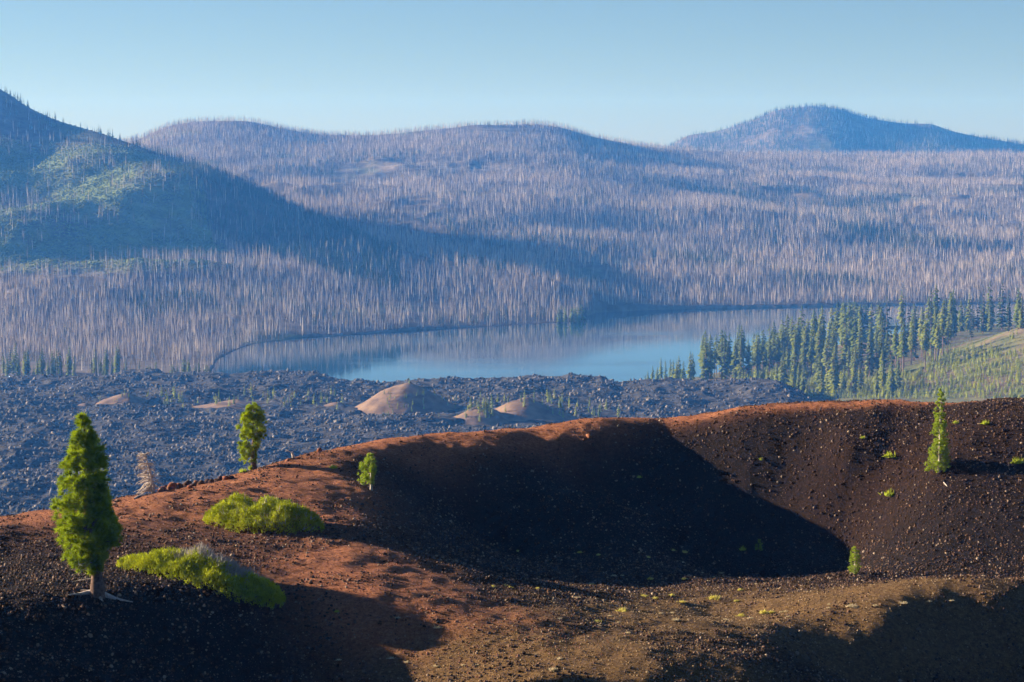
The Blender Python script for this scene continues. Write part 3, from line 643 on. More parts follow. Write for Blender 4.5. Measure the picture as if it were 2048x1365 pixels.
# ---- conifers and snags left of the lake and on the far hills
def far_drop(px, py, lo=2430, hi=6600): return HFAR.drop(px, py, lo, hi, 1200)
rr = random.Random(31)
for k in range(46):
    px = rr.uniform(0, 235); q = far_drop(px, rr.uniform(744, 762)); copy_tree(rr.choice(['full', 'full', 'full', 'dark']), q, rr.uniform(30, 60) * q[1] / F, 'green conifer in the clump behind the lava at the left edge', 'tree', 'conifers behind the lava, left edge', 'conifer')
for k in range(22):
    px = rr.uniform(240, 418); q = far_drop(px, rr.uniform(748, 759)); copy_tree(rr.choice(['full', 'round', 'full']), q, rr.uniform(14, 36) * q[1] / F, 'small green conifer between the lava and the left bay', 'tree', 'small conifers between lava and bay', 'conifer')
for k in range(14):
    px = rr.uniform(1114, 1165); q = far_drop(px, rr.uniform(646, 651)); copy_tree(rr.choice(['round', 'full']), q, rr.uniform(22, 40) * q[1] / F, 'light green tree in the small clump on the lake point', 'tree', 'tree clump on the lake point', 'shore_tree')
for k in range(60):
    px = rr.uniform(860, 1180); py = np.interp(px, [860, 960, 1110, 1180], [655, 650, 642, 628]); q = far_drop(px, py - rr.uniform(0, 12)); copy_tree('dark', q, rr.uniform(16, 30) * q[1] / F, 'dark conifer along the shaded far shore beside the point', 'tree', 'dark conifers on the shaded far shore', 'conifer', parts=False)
for k in range(85):     # skyline and right shoulder of the left mountain
    px = 700 * rr.random() ** 0.9; D = float(D_left(px)) * rr.uniform(.988, 1.004); x = (px - 1024) / F * D
    copy_tree('dark', (x, D, float(HFAR.z(x, D)) - .5), rr.uniform(10, 26) * D / F, 'dark conifer on the crest of the left mountain', 'tree', 'conifers on the left mountain crest', 'conifer', parts=False)
snag_lab = [('bare grey dead tree standing on the left shore flats', 'dead trees on the left shore flats'), ('bare pale dead tree standing along the far lakeshore', 'dead trees along the far lakeshore')]
for k in range(300):
    if k < 150: px = rr.uniform(0, 640); q = far_drop(px, rr.uniform(680, 732) if px < 425 else rr.uniform(655, np.interp(px, [425, 640], [690, 668])))
    else:
        px = rr.uniform(430, 2040); D = float(shore(px)) + rr.uniform(4, 60); x = (px - 1024) / F * D; q = np.array([x, D, float(HFAR.z(x, D))])
    o = link(bpy.data.objects.new('dead_tree', rr.choice(SNAGS))); h = rr.uniform(13, 27); o.location = q; o.scale = (h, h, h); o.rotation_euler = (rr.gauss(0, .02), rr.gauss(0, .02), rr.uniform(0, 6.28))
    tag(o, snag_lab[int(k >= 150)][0], 'dead tree', snag_lab[int(k >= 150)][1])

# the burned forest as a mass
r = np.random.default_rng(77)
def fan_points(n, d0, d1, u0=-0.235, u1=0.235):
    D = np.sqrt(r.uniform(d0 ** 2, d1 ** 2, n)); return r.uniform(u0, u1, n) * D, D
x, y = fan_points(330000, 2450, 6950); px = x / y * F + 1024; z = HFAR.z(x, y)
live = z > 0.3
md, rk, lf = HMEAD.z(x, y), HROCK.z(x, y), HLEFT.z(x, y)
den = np.clip(0.72 + 1.3 * fbm(x, y, 1 / 170.0, 5, 11), 0.06, 1)
den = den * np.clip(1 - 1.05 * md, 0.03, 1) * np.clip(1 - 0.9 * rk, 0.08, 1)
den = np.where((lf > .5) & (px < 300) & (y > 4150), den * 0.25, den)
den = np.where((lf > .5) & (px > 380) & (px < 800) & (y > D_left(px) - 330), 1.0, den)
vis = y < np.where(lf > .5, D_left(px), D_main(px)) + 60
keep = live & (r.random(len(x)) < den) & vis & (y > shore(px) + 3) & ~((px < 425) & (y < 2680) & (r.random(len(x)) < .85)) & ~((np.abs(px - 1140) < 32) & (y < shore(px) + 40))
x, y, z, px, lf = x[keep], y[keep], z[keep], px[keep], lf[keep]; n = len(x)
grn = np.clip(0.05 + 0.55 * (fbm(x, y, 1 / 220.0, 4, 13) - 0.10), 0.015, 0.5)
PYN = HOR + F * (CAMZ - z) / y
grn = np.where((PYN > 370) & (lf < .5), grn * 1.9, grn * 0.7)
grn = np.where((lf > .5) & (y > D_left(px) - np.interp(px, [0, 250, 420, 700], [150, 110, 320, 330])) & (px < 800), 0.85, grn)
isg = r.random(n) < grn
h = r.uniform(9, 24, n) * np.where(y > 5200, 0.85, 1.0)
q = ~isg
rot = np.c_[r.normal(0, .03, n), r.normal(0, .03, n), r.uniform(0, 6.28, n)]
instancer('burned_forest', np.c_[x, y, z][q], [proto('far_dead_tree', m) for m in FSNAGS], r.integers(0, 5, q.sum()), (h[:, None] * np.array([[1, 1, 1]]))[q], rot[q])
h = r.uniform(7, 18, n)
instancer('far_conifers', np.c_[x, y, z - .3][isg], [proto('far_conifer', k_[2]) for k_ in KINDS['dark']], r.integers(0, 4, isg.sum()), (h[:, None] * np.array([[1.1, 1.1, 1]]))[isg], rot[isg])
x, y = fan_points(40000, 7700, 9080, 0.05, 0.235); z = HPEAK.z(x, y); kk = (r.random(len(x)) < np.clip(.6 + fbm(x, y, 1 / 200.0, 4, 3), .1, 1)); x, y, z = x[kk], y[kk], z[kk]; n = len(x); h = r.uniform(10, 22, n)
instancer('peak_forest', np.c_[x, y, z], [proto('peak_dead_tree', m) for m in FSNAGS[:3]] + [proto('peak_conifer', KINDS['dark'][0][2])], np.minimum(r.integers(0, 6, n), 3), h[:, None] * np.ones((1, 3)), np.c_[np.zeros((n, 2)), r.uniform(0, 6, n)])
# low brush on the left meadows
x, y = fan_points(60000, 3300, 4400, -0.235, -0.09); kk = r.random(len(x)) < HMEAD.z(x, y) * .8; x, y = x[kk], y[kk]; z = HFAR.z(x, y); n = len(x); h = r.uniform(.8, 2.6, n)
bush = mesh_data('brush', *rock_arrays(r, 1, .5, .7), mat_leaf('brush_leaves', (.08, .12, .04), (.20, .25, .08), .02, .15, (.26, .28, .1)))
instancer('meadow_brush', np.c_[x, y, z + .2], [proto('brush', bush)], np.zeros(n, int), h[:, None] * np.ones((1, 3)), np.c_[np.zeros((n, 2)), r.uniform(0, 6, n)])

# ---- young trees on the lava field and its cinder mounds
rr = random.Random(8)
def mid_tree(px, py, hp, label, group):
    q = drop_mid(px, py)
    copy_tree(rr.choice(['young', 'young', 'full']), q - np.array([0, 0, .3]), hp * q[1] / F, label, 'tree', group, 'small_pine', parts=False)
for k in range(46): mid_tree(rr.uniform(760, 925), rr.uniform(786, 836), rr.uniform(6, 14), 'tiny pine on the shaded side of the tall pointed cinder mound', 'pines on the shaded side of the pointed mound')
for k in range(34): mid_tree(rr.uniform(935, 1140), rr.gauss(812, 9), rr.uniform(12, 24), 'small pine around the top of the broad cinder mound', 'pines on the broad mound')
for k in range(16): mid_tree(rr.uniform(930, 985), rr.uniform(815, 846), rr.uniform(14, 28), 'pine on the left slope of the broad cinder mound', 'pines on the left slope of the broad mound')
for k in range(16): mid_tree(rr.uniform(1115, 1245), rr.uniform(815, 842), rr.uniform(12, 30), 'pine at the right foot of the broad cinder mound', 'pines right of the broad mound')
for k in range(56): mid_tree(rr.uniform(300, 690), rr.gauss(806, 7), rr.uniform(9, 24), 'small pine in the scattered row across the black lava', 'pines scattered in a row across the lava')
for k in range(12): mid_tree(rr.uniform(130, 300), rr.uniform(792, 806), rr.uniform(6, 14), 'small pine beside the low reddish mound far left', 'pines beside the far left mound')
mid_tree(818, 772, 15, 'lone pine on the peak of the pointed cinder mound', None)

# ------------------------------------------------------------------ foreground trees
def needle_tree(name, base_px, D, rows, trunk_top_px, label, nbranch, tufts, blades_n, blen, bwid, mat, trunk_r, seed, bark=M_BARK, up=0.25, bare=0, roots=0, trunk_px=None, inner=0.35):
    """rows: (photo row, left edge, right edge) of the crown"""
    r = np.random.default_rng(seed); s = D / F; loc = G_(*base_px); D = loc[1]; s = D / F
    root = empty(name, loc)
    rows = np.array(rows, float); hz = (base_px[1] - rows[:, 0]) * s; o_ = np.argsort(hz); hz = hz[o_]; Lx = ((rows[:, 1] - base_px[0]) * s)[o_]; Rx = ((rows[:, 2] - base_px[0]) * s)[o_]
    tx = (trunk_top_px[0] - base_px[0]) * s; H = (base_px[1] - trunk_top_px[1]) * s
    trunk_x = lambda h: tx * (h / H) ** 1.3
    hs = np.linspace(-0.15, H * 0.97, 9)
    T = Acc(); fl = np.where(hs < H * 0.06, 1.45, 1.0)
    T.add(*tube(np.c_[trunk_x(np.maximum(hs, 0)) + r.normal(0, .012 * H / 9, 9), r.normal(0, .01 * H / 9, 9), hs], trunk_r * fl * (1 - 0.93 * np.clip(hs / H, 0, 1)), 9))
    T.build('trunk', bark, root, True)
    Cn = Acc(); Lm = Acc()
    wts = (np.interp(np.linspace(hz[0], hz[-1], 200), hz, Rx - Lx)) ** 0.8 + 1e-2; wts /= wts.sum(); hgrid = np.linspace(hz[0], hz[-1], 200)
    hb = np.sort(r.choice(hgrid, nbranch, p=wts) + r.normal(0, .02, nbranch)); gold = r.uniform(0, 6.28)
    for i, h in enumerate(hb):
        az = gold + i * 2.399 + r.normal(0, .35)
        h = float(np.clip(h, hz[0], hz[-1])); l, rt = float(np.interp(h, hz, Lx)), float(np.interp(h, hz, Rx)); x0 = float(trunk_x(max(h, 0)))
        cx, cyv = math.cos(az), math.sin(az)
        rx = max(rt - x0, 0.05) if cx > 0 else max(x0 - l, 0.05); ry = max((rt - l) * 0.48, 0.05)
        L = (1 / math.sqrt((cx / rx) ** 2 + (cyv / ry) ** 2)) * r.uniform(0.72, 1.0)
        rise = up * L * r.uniform(-0.2, 1.2); h0 = max(h - rise * 0.7, hz[0] * 0.6)
        tt = np.array([0, .35, .7, 1.0]); path = np.c_[x0 + cx * L * tt, cyv * L * tt, h0 + rise * tt ** 1.5 - 0.05 * L * np.sin(tt * 3.1)]
        Lm.add(*tube(path, np.array([.035, .025, .016, .006]) * (0.4 + L * 0.35), 4))
        f = np.sqrt(r.uniform(inner ** 2, 1.0, tufts)); c = np.c_[np.interp(f, tt, path[:, 0]), np.interp(f, tt, path[:, 1]), np.interp(f, tt, path[:, 2])] + r.normal(0, 0.06 * (0.4 + L), (tufts, 3))
        dirs = unit(np.c_[np.full(tufts, cx), np.full(tufts, cyv), np.full(tufts, .55)] + r.normal(0, .5, (tufts, 3)))
        B = np.repeat(c, blades_n, 0); Dr = unit(np.repeat(dirs, blades_n, 0) * 1.0 + r.normal(0, .6, (tufts * blades_n, 3)))
        m = len(B); Cn.add(*blades(B, Dr, blen * r.uniform(.6, 1.2, m), np.full(m, bwid), r))
    Lm.build('limbs', bark, root, True); Cn.build('crown', mat, root)
    if bare:
        Bt = Acc()
        for k in range(bare):
            az = r.uniform(2.2, 4.2); h = r.uniform(.35, 1.5) * H / 6.5 + .4; L = r.uniform(.6, 1.9)
            e = np.array([math.cos(az) * L, math.sin(az) * L * .6, r.uniform(-.5, .25)])
            pth = np.array([[0, 0, h], e * .5 + [0, 0, h + .05], e + [0, 0, h]]) + np.array([[trunk_x(h), 0, 0]])
            Bt.add(*tube(pth, [.03, .018, .006], 4))
            bb = pth[1] + (pth[2] - pth[1]) * r.random((7, 1)); Bt.add(*blades(bb, unit(r.normal(size=(7, 3)) + [math.cos(az), 0, -.3]), r.uniform(.25, .6, 7), np.full(7, .03), r))
        Bt.build('bare_branches', M_TWIG, root)
    if roots:
        for az, L in ((3.25, 2.1), (5.9, 1.2), (-0.25, 2.2), (4.9, .9))[:roots]:
            tt = np.linspace(0, 1, 7); pth = []
            for q in tt:
                xx = math.cos(az + .35 * q) * L * q; yy = math.sin(az + .35 * q) * L * q
                zz = float(HG.z(loc[0] + xx, loc[1] + yy)) - loc[2]
                pth.append((xx, yy, zz + .28 * (1 - q) ** 3 + .03))
            R_ = Acc(); R_.add(*tube(pth, np.interp(tt, [0, .15, 1], [trunk_r * .8, trunk_r * .42, .03]), 6)); R_.build('root', M_DEADWOOD, root, True)
    return tag(root, label, 'tree')

needle_tree('pine_tree', (186, 1200), 146, [(836, 154, 166), (852, 148, 174), (870, 142, 180), (895, 130, 196), (925, 126, 204), (950, 112, 203), (985, 104, 207), (1010, 98, 210), (1040, 92, 226), (1062, 96, 236), (1090, 108, 226), (1110, 116, 206), (1130, 118, 190), (1146, 126, 176)], (161, 842),
            'large bushy green pine at far left, leaning crown over a bare trunk with surface roots', 330, 6, 40, 0.42, 0.06, M_NEEDLE, 0.42, 5, bare=12, roots=4)
needle_tree('pine_tree', (503, 941), 190, [(811, 494, 506), (820, 484, 520), (836, 477, 527), (855, 474, 529), (872, 472, 524), (888, 468, 516), (902, 470, 504), (916, 472, 498), (930, 475, 490), (939, 475, 486)], (504, 813),
            'wind-shaped green pine on the crest with foliage only on its left side low down', 110, 5, 36, 0.36, 0.065, M_NEEDLE, 0.26, 6)
needle_tree('pine_tree', (740, 985), 200, [(911, 735, 742), (920, 727, 748), (935, 718, 750), (950, 711, 748), (962, 708, 742), (970, 708, 730)], (739, 913),
            'small leaning pine with pale trunk at the edge of the shaded bowl', 46, 7, 18, 0.27, 0.05, M_NEEDLE2, 0.12, 7, bark=M_DEADWOOD, up=.5)
needle_tree('fir_tree', (1886, 945), 205, [(781, 1884, 1889), (800, 1879, 1893), (825, 1874, 1896), (850, 1872, 1899), (880, 1869, 1902), (905, 1865, 1905), (925, 1860, 1907), (938, 1853, 1909), (943, 1852, 1908)], (1886, 782),
            'slender pointed light green fir on the inner slope at right', 150, 7, 14, 0.24, 0.05, M_NEEDLE2, 0.14, 8, bark=M_DEADWOOD, up=.1, inner=.2)
needle_tree('fir_tree', (1718, 1156), 187, [(1101, 1714, 1719), (1112, 1709, 1725), (1125, 1707, 1728), (1138, 1705, 1729), (1148, 1703, 1727), (1153, 1703, 1722)], (1717, 1103),
            'small yellow-green fir standing alone on the crater floor', 52, 5, 12, 0.17, 0.045, M_NEEDLE2, 0.07, 9, bark=M_DEADWOOD, up=.1, inner=.3)
needle_tree('fir_tree', (1523, 1109), 195, [(1086, 1521, 1525), (1095, 1516, 1529), (1102, 1515, 1530), (1107, 1513, 1533)], (1523, 1087),
            'tiny green sapling at the edge of the dark shadow on the crater floor', 22, 4, 12, 0.16, 0.045, M_NEEDLE2, 0.04, 10, up=.2)

# dead tree by the rocks
r = np.random.default_rng(44); loc = G_(301, 988); s = loc[1] / F; dt = empty('dead_pine', loc); H = 80 * s
tr = np.array([(0, 0, -.2), (-.05, 0, .6), (-.2, .02, 1.5), (-.45, 0, 2.4), (-.62, .02, H)]); A = Acc(); A.add(*tube(tr, [.2, .15, .12, .07, .02], 7)); A.build('trunk', M_DEADWOOD, dt, True)
for k in range(44):
    f = r.uniform(.32, 1.0); h = f * H; x0 = np.interp(h, tr[:, 2], tr[:, 0]); sd = -1 if r.random() < .78 else 1; L = r.uniform(.5, 1.25) * (1.25 - .6 * f) * (1 if sd < 0 else .5)
    e = np.array([sd * L, r.normal(0, .45 * L), L * r.uniform(-.45, .35)]); b0 = np.array([x0, 0, h]); A = Acc()
    A.add(*tube([b0, b0 + e * .5 + [0, 0, .07], b0 + e], [.05, .035, .015], 4))
    bb = b0 + e * r.uniform(.35, 1, (14, 1)); A.add(*blades(bb, unit(unit(e) + r.normal(0, .7, (14, 3))), r.uniform(.2, .5, 14), np.full(14, .028), r))
    A.build('branch', M_DEADWOOD, dt)
A = Acc()
for k in range(46):
    az = r.uniform(2.3, 4.3) if k < 34 else r.uniform(0, 6.28); L = r.uniform(.5, 1.7); h = r.uniform(.1, 1.1)
    e = np.array([math.cos(az) * L, math.sin(az) * L * .7, 0]); zz = float(HG.z(loc[0] + e[0], loc[1] + e[1])) - loc[2]
    A.add(*tube([(0, 0, h), e * .55 + [0, 0, h * .7 + .1], e + [0, 0, max(zz, -1) + r.uniform(.02, .3)]], [.05, .035, .012], 4))
A.build('root_skirt', M_DEADWOOD, dt)
tag(dt, 'bleached bare dead pine with a skirt of dry branches beside the red rocks', 'dead tree')

loc = G_(583, 922); s = loc[1] / F; st = empty('broken_stump', loc); A = Acc(); A.add(*tube([(.05, 0, -.15), (0, 0, .3), (-.12, 0, .72)], [.17, .13, .10], 8)); A.build('trunk', M_DEADWOOD, st, True)
A = Acc(); A.add(*tube([(-.1, 0, .6), (-.5, .05, .78), (-.75, .1, .7)], [.05, .035, .015], 5)); A.build('snapped_branch', M_DEADWOOD, st)
A = Acc(); A.add(*tube([(-.5, -.1, .02), (0, -.15, .1), (.5, -.2, .02)], [.07, .09, .05], 6)); A.build('fallen_piece', M_BARK, st)
tag(st, 'short broken tree stump leaning on the crest right of the crest pine', 'stump')
def log(px0, py0, px1, py1, rad, label, name='driftwood_log', mat=M_DEADWOOD):
    a, b = G_(px0, py0), G_(px1, py1); tt = np.linspace(0, 1, 6); pth = [a + (b - a) * q for q in tt]; pth = [(p_[0] - a[0], p_[1] - a[1], float(HG.z(p_[0], p_[1])) - a[2] + rad * .6) for p_ in pth]
    A = Acc(); A.add(*tube(pth, rad * np.array([1, .95, .9, .8, .6, .3]), 6)); o = A.build(name, mat, None, True); o.location = a; tag(o, label, 'log')
log(525, 936, 500, 942, .07, 'pale fallen branch on the red ground below the crest pine')
log(1895, 970, 1902, 978, .06, 'short white stick on the dark slope below the slender fir', 'stick')
log(262, 1003, 300, 990, .07, 'dry grey branch lying left of the dead pine')
log(340, 1003, 362, 1001, .05, 'dark stick lying on the red ground below the rocks', 'stick', M_BARK)
log(150, 1192, 178, 1192, .09, 'weathered branch lying beside the large pine', 'driftwood_log')

# rocks along the crest
def rock(px, py, wpx, label, mat=M_ROCK, flat=.8, seed=0):
    r = np.random.default_rng(seed); V, Fa = rock_arrays(r, 2, .22, flat); q = G_(px, py); sc = wpx * q[1] / F / 1.7
    o = obj('rock', V * sc * r.uniform(.85, 1.2, (1, 3)), [Fa], mat); o.location = q + np.array([0, 0, sc * .28]); o.rotation_euler = (0, 0, r.uniform(0, 6)); tag(o, label, 'rock')
names = ['leftmost', 'second', 'third', 'fourth', 'fifth', 'sixth', 'seventh', 'eighth', 'ninth']
for k, (px, py, w) in enumerate(((318, 984, 18), (326, 972, 17), (335, 984, 17), (341, 968, 22), (352, 979, 16), (368, 975, 19), (374, 981, 12))):
    rock(px, py, w, names[k] + ' rock from the left in the red rock pile beside the dead pine', M_ROCK if k not in (2, 5) else M_ROCKD, .85, 60 + k)
for k, (px, py, w) in enumerate(((381, 977, 12), (388, 971, 15), (398, 972, 14), (409, 970, 15), (420, 969, 13), (429, 967, 12), (437, 964, 12), (447, 963, 15), (458, 961, 11))):
    rock(px, py, w, names[k] + ' rock from the left in the low dark rock row on the crest', M_ROCKD if k not in (1, 7) else M_ROCK, .75, 80 + k)
rock(636, 907, 14, 'pale brown rock on the crest where the ridge starts to climb', M_ROCK, .8, 101)
rock(572, 926, 10, 'small red rock left of the broken stump', M_ROCK, .7, 102)
rock(594, 921, 9, 'small red rock right of the broken stump', M_ROCK, .7, 103)
rock(612, 914, 9, 'small dark rock between stump and ridge', M_ROCKD, .7, 104)
rock(800, 887, 7, 'tiny dark rock on the lit ridge crest', M_ROCKD, .7, 105)
rock(1180, 878, 12, 'pale rock on the upper edge of the shaded slope', M_ROCK, .7, 106)
rock(1861, 812, 10, 'pale flat rock under the crest left of the slender fir', M_ROCK, .5, 107)
rock(396, 1002, 8, 'small dark stone on the red shelf behind the upper shrub', M_ROCKD, .6, 108)

# ------------------------------------------------------------------ shrubs
def shrub(a_px, b_px, depth, height, label, seed, n, twig_zone):
    r = np.random.default_rng(seed); a, b = G_(*a_px), G_(*b_px); c = (a + b) / 2; c[2] = float(HG.z(c[0], c[1])); ax = (b - a)[:2]; hl = np.linalg.norm(ax) / 2; e = ax / np.linalg.norm(ax); f = np.array([-e[1], e[0]])
    root = empty('shrub', c)
    def dome(m, lo):
        s = r.uniform(-1, 1, m); w = r.uniform(-1, 1, m); k = s * s + w * w < 1; s, w = s[k], w[k]
        x = c[0] + s * hl * e[0] + w * depth * f[0]; y = c[1] + s * hl * e[1] + w * depth * f[1]
        top = height * np.sqrt(np.maximum(1 - s * s - w * w, 0)) ** 0.8 * (0.8 + 0.45 * fbm(x, y, 1 / 1.3, 3, seed))
        h = top * r.uniform(lo, 1.0, len(s)) ** 0.6
        g = HG.z(x, y); nrm = unit(np.c_[s / hl * height * e[0] + w / depth * height * f[0], s / hl * height * e[1] + w / depth * height * f[1], np.full(len(s), .6)])
        return s, w, np.c_[x - c[0], y - c[1], g - c[2] + h], nrm
    s, w, p, nr = dome(n, .35); tz = twig_zone(s, w, r); L = Acc(); T = Acc()
    q, nq = p[~tz], nr[~tz]
    k = 9; B = np.repeat(q, k, 0) + r.normal(0, .09, (len(q) * k, 3)); Dr = unit(np.repeat(nq, k, 0) * .6 + [0, 0, .5] + r.normal(0, .55, (len(B), 3)))
    L.add(*blades(B, Dr, r.uniform(.10, .24, len(B)), np.full(len(B), .075), r)); L.build('foliage', M_SHRUB, root)
    q, nq = p[tz], nr[tz]; k = 5
    B = np.repeat(q, k, 0) - np.repeat(nq, k, 0) * .12; Dr = unit(np.repeat(nq, k, 0) * .7 + [0.1, 0, .6] + r.normal(0, .35, (len(B), 3)))
    T.add(*blades(B, Dr, r.uniform(.35, .85, len(B)), np.full(len(B), .05), r))
    s2, w2, p2, n2 = dome(260, .5); st = Acc()
    for i in range(0, len(p2), 1):
        g0 = p2[i] * np.array([.75, .75, 0]); g0[2] = float(HG.z(c[0] + g0[0], c[1] + g0[1])) - c[2]
        st.add(*tube([g0, (g0 + p2[i]) / 2 + [0, 0, .1], p2[i]], [.03, .02, .01], 3))
    T.build('bare_twigs', M_TWIG, root); st.build('stems', M_BARK, root)
    return tag(root, label, 'shrub')
shrub((236, 1138), (556, 1226), 2.6, 1.6, 'wide green shrub with grey twigs on its right, beside the large pine', 3, 5200, lambda s, w, r: (r.random(len(s)) < np.clip(1.4 - ((s - .12) / .45) ** 2, 0, 1) * np.clip((w + .35) * 1.4, 0, .95)))
shrub((412, 1045), (634, 1072), 3.0, 2.3, 'rounded yellow-green shrub on the red shelf below the crest', 4, 4600, lambda s, w, r: r.random(len(s)) < .05)

# ------------------------------------------------------------------ tufts
def tuft_mesh(seed, mat, flat):
    r = np.random.default_rng(seed); n = 150; d = unit(r.normal(size=(n, 3)) * [1, 1, .6] + [0, 0, .35]); d[:, 2] = np.abs(d[:, 2]); b = r.normal(0, .22, (n, 3)) * [1, 1, .1]
    V, Fa = blades(b, d, r.uniform(.25, .55, n), np.full(n, .13), r); V[:, 2] *= flat; return mesh_data('tuft', V, [Fa], mat)
TY = [tuft_mesh(k, M_TUFT, 1.1) for k in range(3)]; TP = [tuft_mesh(10 + k, M_TUFTP, .8) for k in range(3)]; TG = [tuft_mesh(20 + k, M_GTUFT, 1.5) for k in range(3)]
rr = random.Random(3)
def tuft(px, py, w, kd, label, group, cat='tuft'):
    q = G_(px, py); sc = w * q[1] / F
    o = link(bpy.data.objects.new({'y': 'yellow_tuft', 'p': 'dry_tuft', 'g': 'green_bush'}[kd], rr.choice({'y': TY, 'p': TP, 'g': TG}[kd]))); o.location = q; o.scale = (sc, sc, sc); o.rotation_euler = (0, 0, rr.uniform(0, 6)); tag(o, label, cat, group)
for px, py, w in ((1304, 1167, 13), (1371, 1167, 9), (1300, 1122, 8), (1372, 1112, 12), (1349, 1108, 10), (1184, 1178, 10), (1161, 1112, 9), (1199, 1117, 8), (985, 1182, 10), (1009, 1180, 8), (1020, 1184, 9), (1075, 1186, 9), (1037, 1110, 8)):
    tuft(px, py, w, 'y', 'small yellow tuft at the dark edge of the crater floor', 'yellow tufts at the dark edge of the floor')
for px, py, w in ((1347, 1201, 13), (1314, 1206, 10), (1370, 1214, 12), (1478, 1212, 9), (1486, 1189, 10), (1292, 1202, 12), (1195, 1254, 11), (1489, 1242, 14), (1551, 1235, 12), (1251, 1233, 9)):
    tuft(px, py, w, 'y', 'pale yellow tuft on the sunlit crater floor', 'yellow tufts on the sunlit floor')
tuft(1434, 1206, 19, 'y', 'largest yellow tuft in the middle of the sunlit floor', None); tuft(1248, 1231, 17, 'y', 'bright yellow tuft just below the long shadow tip', None)
tuft(1535, 1236, 17, 'y', 'wide pale tuft at the left end of the row near the lip', None); tuft(1713, 1224, 20, 'p', 'wide cream tuft below the small lone fir', None)
for px, py, w in ((1435, 1163, 9), (1446, 1154, 10), (1408, 1154, 8), (1368, 1132, 8), (1231, 1160, 10), (1247, 1159, 7), (1419, 1171, 9), (1518, 1177, 8), (1155, 1205, 12)):
    tuft(px, py, w, 'p', 'pale reddish dry tuft near the shadow edge on the floor', 'dry tufts near the shadow edge')
for px, py, w in ((1507, 1247, 11), (1570, 1234, 8), (1579, 1233, 9), (1457, 1250, 10), (1355, 1251, 13), (1325, 1237, 10), (1348, 1236, 9), (1665, 1226, 8), (1666, 1218, 7), (1760, 1221, 10), (1259, 1277, 10), (1584, 1244, 9), (1222, 1242, 8), (1198, 1263, 12), (1239, 1255, 7), (1120, 1247, 8), (1817, 1216, 15), (1869, 1213, 9), (1914, 1211, 10)):
    tuft(px, py, w, 'p', 'flat bleached tuft on the sunlit tan floor', 'bleached tufts on the tan floor')
for px, py, w in ((792, 1246, 11), (872, 1266, 13), (781, 1330, 12), (810, 1337, 10), (870, 1347, 11), (925, 1344, 9), (952, 1344, 10), (1121, 1330, 11), (1108, 1354, 18), (673, 1333, 9)):
    tuft(px, py, w, 'p', 'dry cream tuft at the bottom of the picture', 'dry tufts at the bottom edge')
for px, py, w, lab in ((1786, 919, 19, 'pale green bush on the slope left of the slender fir'), (1786, 996, 20, 'bright green bush low on the dark slope below the fir'), (1977, 850, 13, 'small yellow-green bush high on the slope right of the fir'), (1917, 849, 10, 'tiny green bush just right of the fir top'), (2043, 929, 20, 'green bush cut by the right edge on the slope'), (1527, 925, 8, 'tiny yellow bush in the middle of the dark slope'), (1281, 960, 8, 'tiny yellow bush near the top of the deep shadow'), (1490, 1108, 13, 'green cushion plant left of the tiny sapling'), (669, 1234, 8, 'tiny green sprout on the dark stony slope below the path'), (1730, 880, 9, 'tiny yellow bush on the upper slope left of the fir'), (482, 946, 14, 'low green bush at the foot of the crest pine'), (664, 940, 13, 'small dry green bush on the crest beside the shaded bowl')):
    tuft(px, py, w, 'g', lab, None, 'bush')

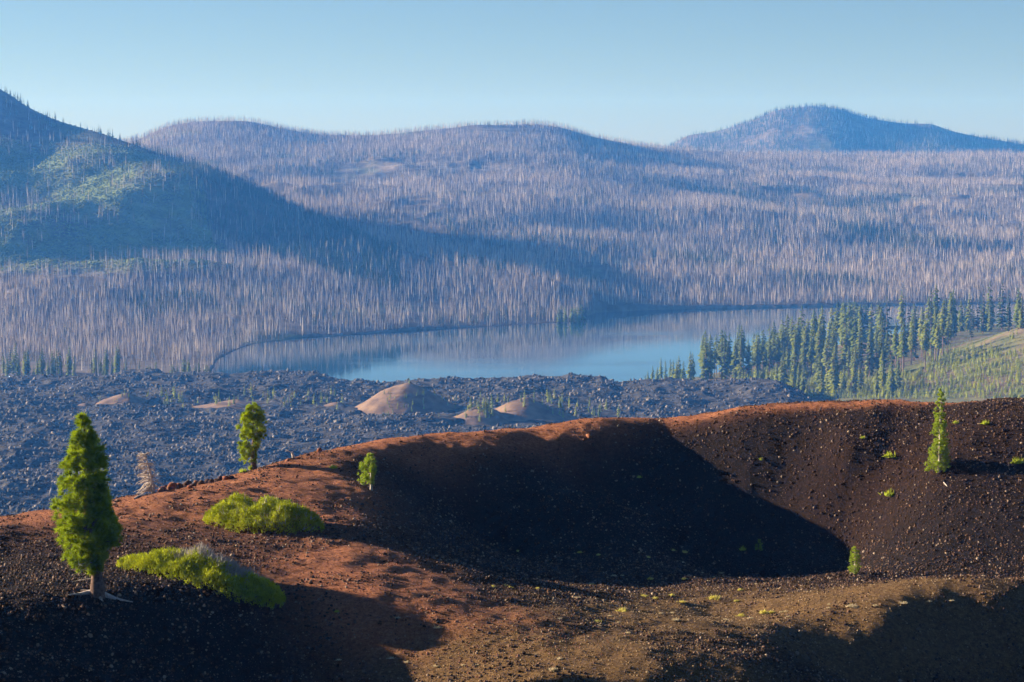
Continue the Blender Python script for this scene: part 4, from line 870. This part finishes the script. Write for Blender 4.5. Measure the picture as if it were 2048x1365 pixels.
# grass bar and fallen logs along the far shore
def bar(pts_, mat, name, w):
    V = []
    for px, py in pts_:
        D = CAMZ * F / (py - HOR); c = np.array([(px - 1024) / F * D, D, 0])
        V += [c + [0, -w, -.3], c + [0, -w * .4, .45], c + [0, w * .6, .5], c + [0, w, -.3]]
    n = len(pts_); Fq = [(i * 4 + j, (i + 1) * 4 + j, (i + 1) * 4 + j + 1, i * 4 + j + 1) for i in range(n - 1) for j in range(3)]
    tag(obj(name, V, [np.array(Fq)], mat), kind='structure')
bar([(1640, 608.5), (1700, 608), (1760, 607.6), (1850, 606.8), (1935, 605.6)], M_GRASSBAR, 'grass_bar', 11)
bar([(1660, 656.5), (1700, 657.5), (1760, 657.5), (1830, 659)], M_SAND, 'sand_beach', 7)

# ------------------------------------------------------------------ places inside the small groups, counted from the left
ORD = 'first second third fourth fifth sixth seventh eighth ninth tenth eleventh twelfth thirteenth fourteenth fifteenth sixteenth seventeenth eighteenth nineteenth twentieth'.split()
TENS = {20: 'twenty', 30: 'thirty', 40: 'forty'}
def ordinal(k):
    if k == 0: return 'leftmost'
    k += 1
    if k <= 20: return ORD[k - 1]
    t_, u_ = k // 10 * 10, k % 10
    return (TENS[t_] + '-' + ORD[u_ - 1]) if u_ else {30: 'thirtieth', 40: 'fortieth'}[t_]
by_group = {}
for o in C.objects:
    if o.parent is None and 'group' in o: by_group.setdefault(o['group'], []).append(o)
for g_, os_ in by_group.items():
    if len(os_) > 46: continue
    os_.sort(key=lambda o: o.location.x / o.location.y)
    for k, o in enumerate(os_):
        o['label'] = ordinal(k) + (' ' if k == 0 else ' from left, ') + o['label']

# ------------------------------------------------------------------ haze
M_HAZE = bpy.data.materials.new('haze'); M_HAZE.use_nodes = True; nt = M_HAZE.node_tree; nt.nodes.clear()
pv = N(nt, 'ShaderNodeVolumePrincipled'); ho = N(nt, 'ShaderNodeOutputMaterial'); nt.links.new(pv.outputs[0], ho.inputs['Volume'])
pv.inputs['Color'].default_value = (0.07, 0.31, 1.0, 1); pv.inputs['Absorption Color'].default_value = (1, 1, 1, 1)
pv.inputs['Density'].default_value = 8e-5; pv.inputs['Anisotropy'].default_value = 0.1
H0, H1, HT0, HT1 = -12500.0, 12500.0, -8.0, 520.0
HV = [(x, y, z) for z in (HT0, HT1) for y in (H0, 12100.0) for x in (H0, H1)]
haze = obj('haze', HV, [[(0, 2, 3, 1), (4, 5, 7, 6), (0, 1, 5, 4), (2, 6, 7, 3), (0, 4, 6, 2), (1, 3, 7, 5)]], M_HAZE)
tag(haze, kind='stuff')
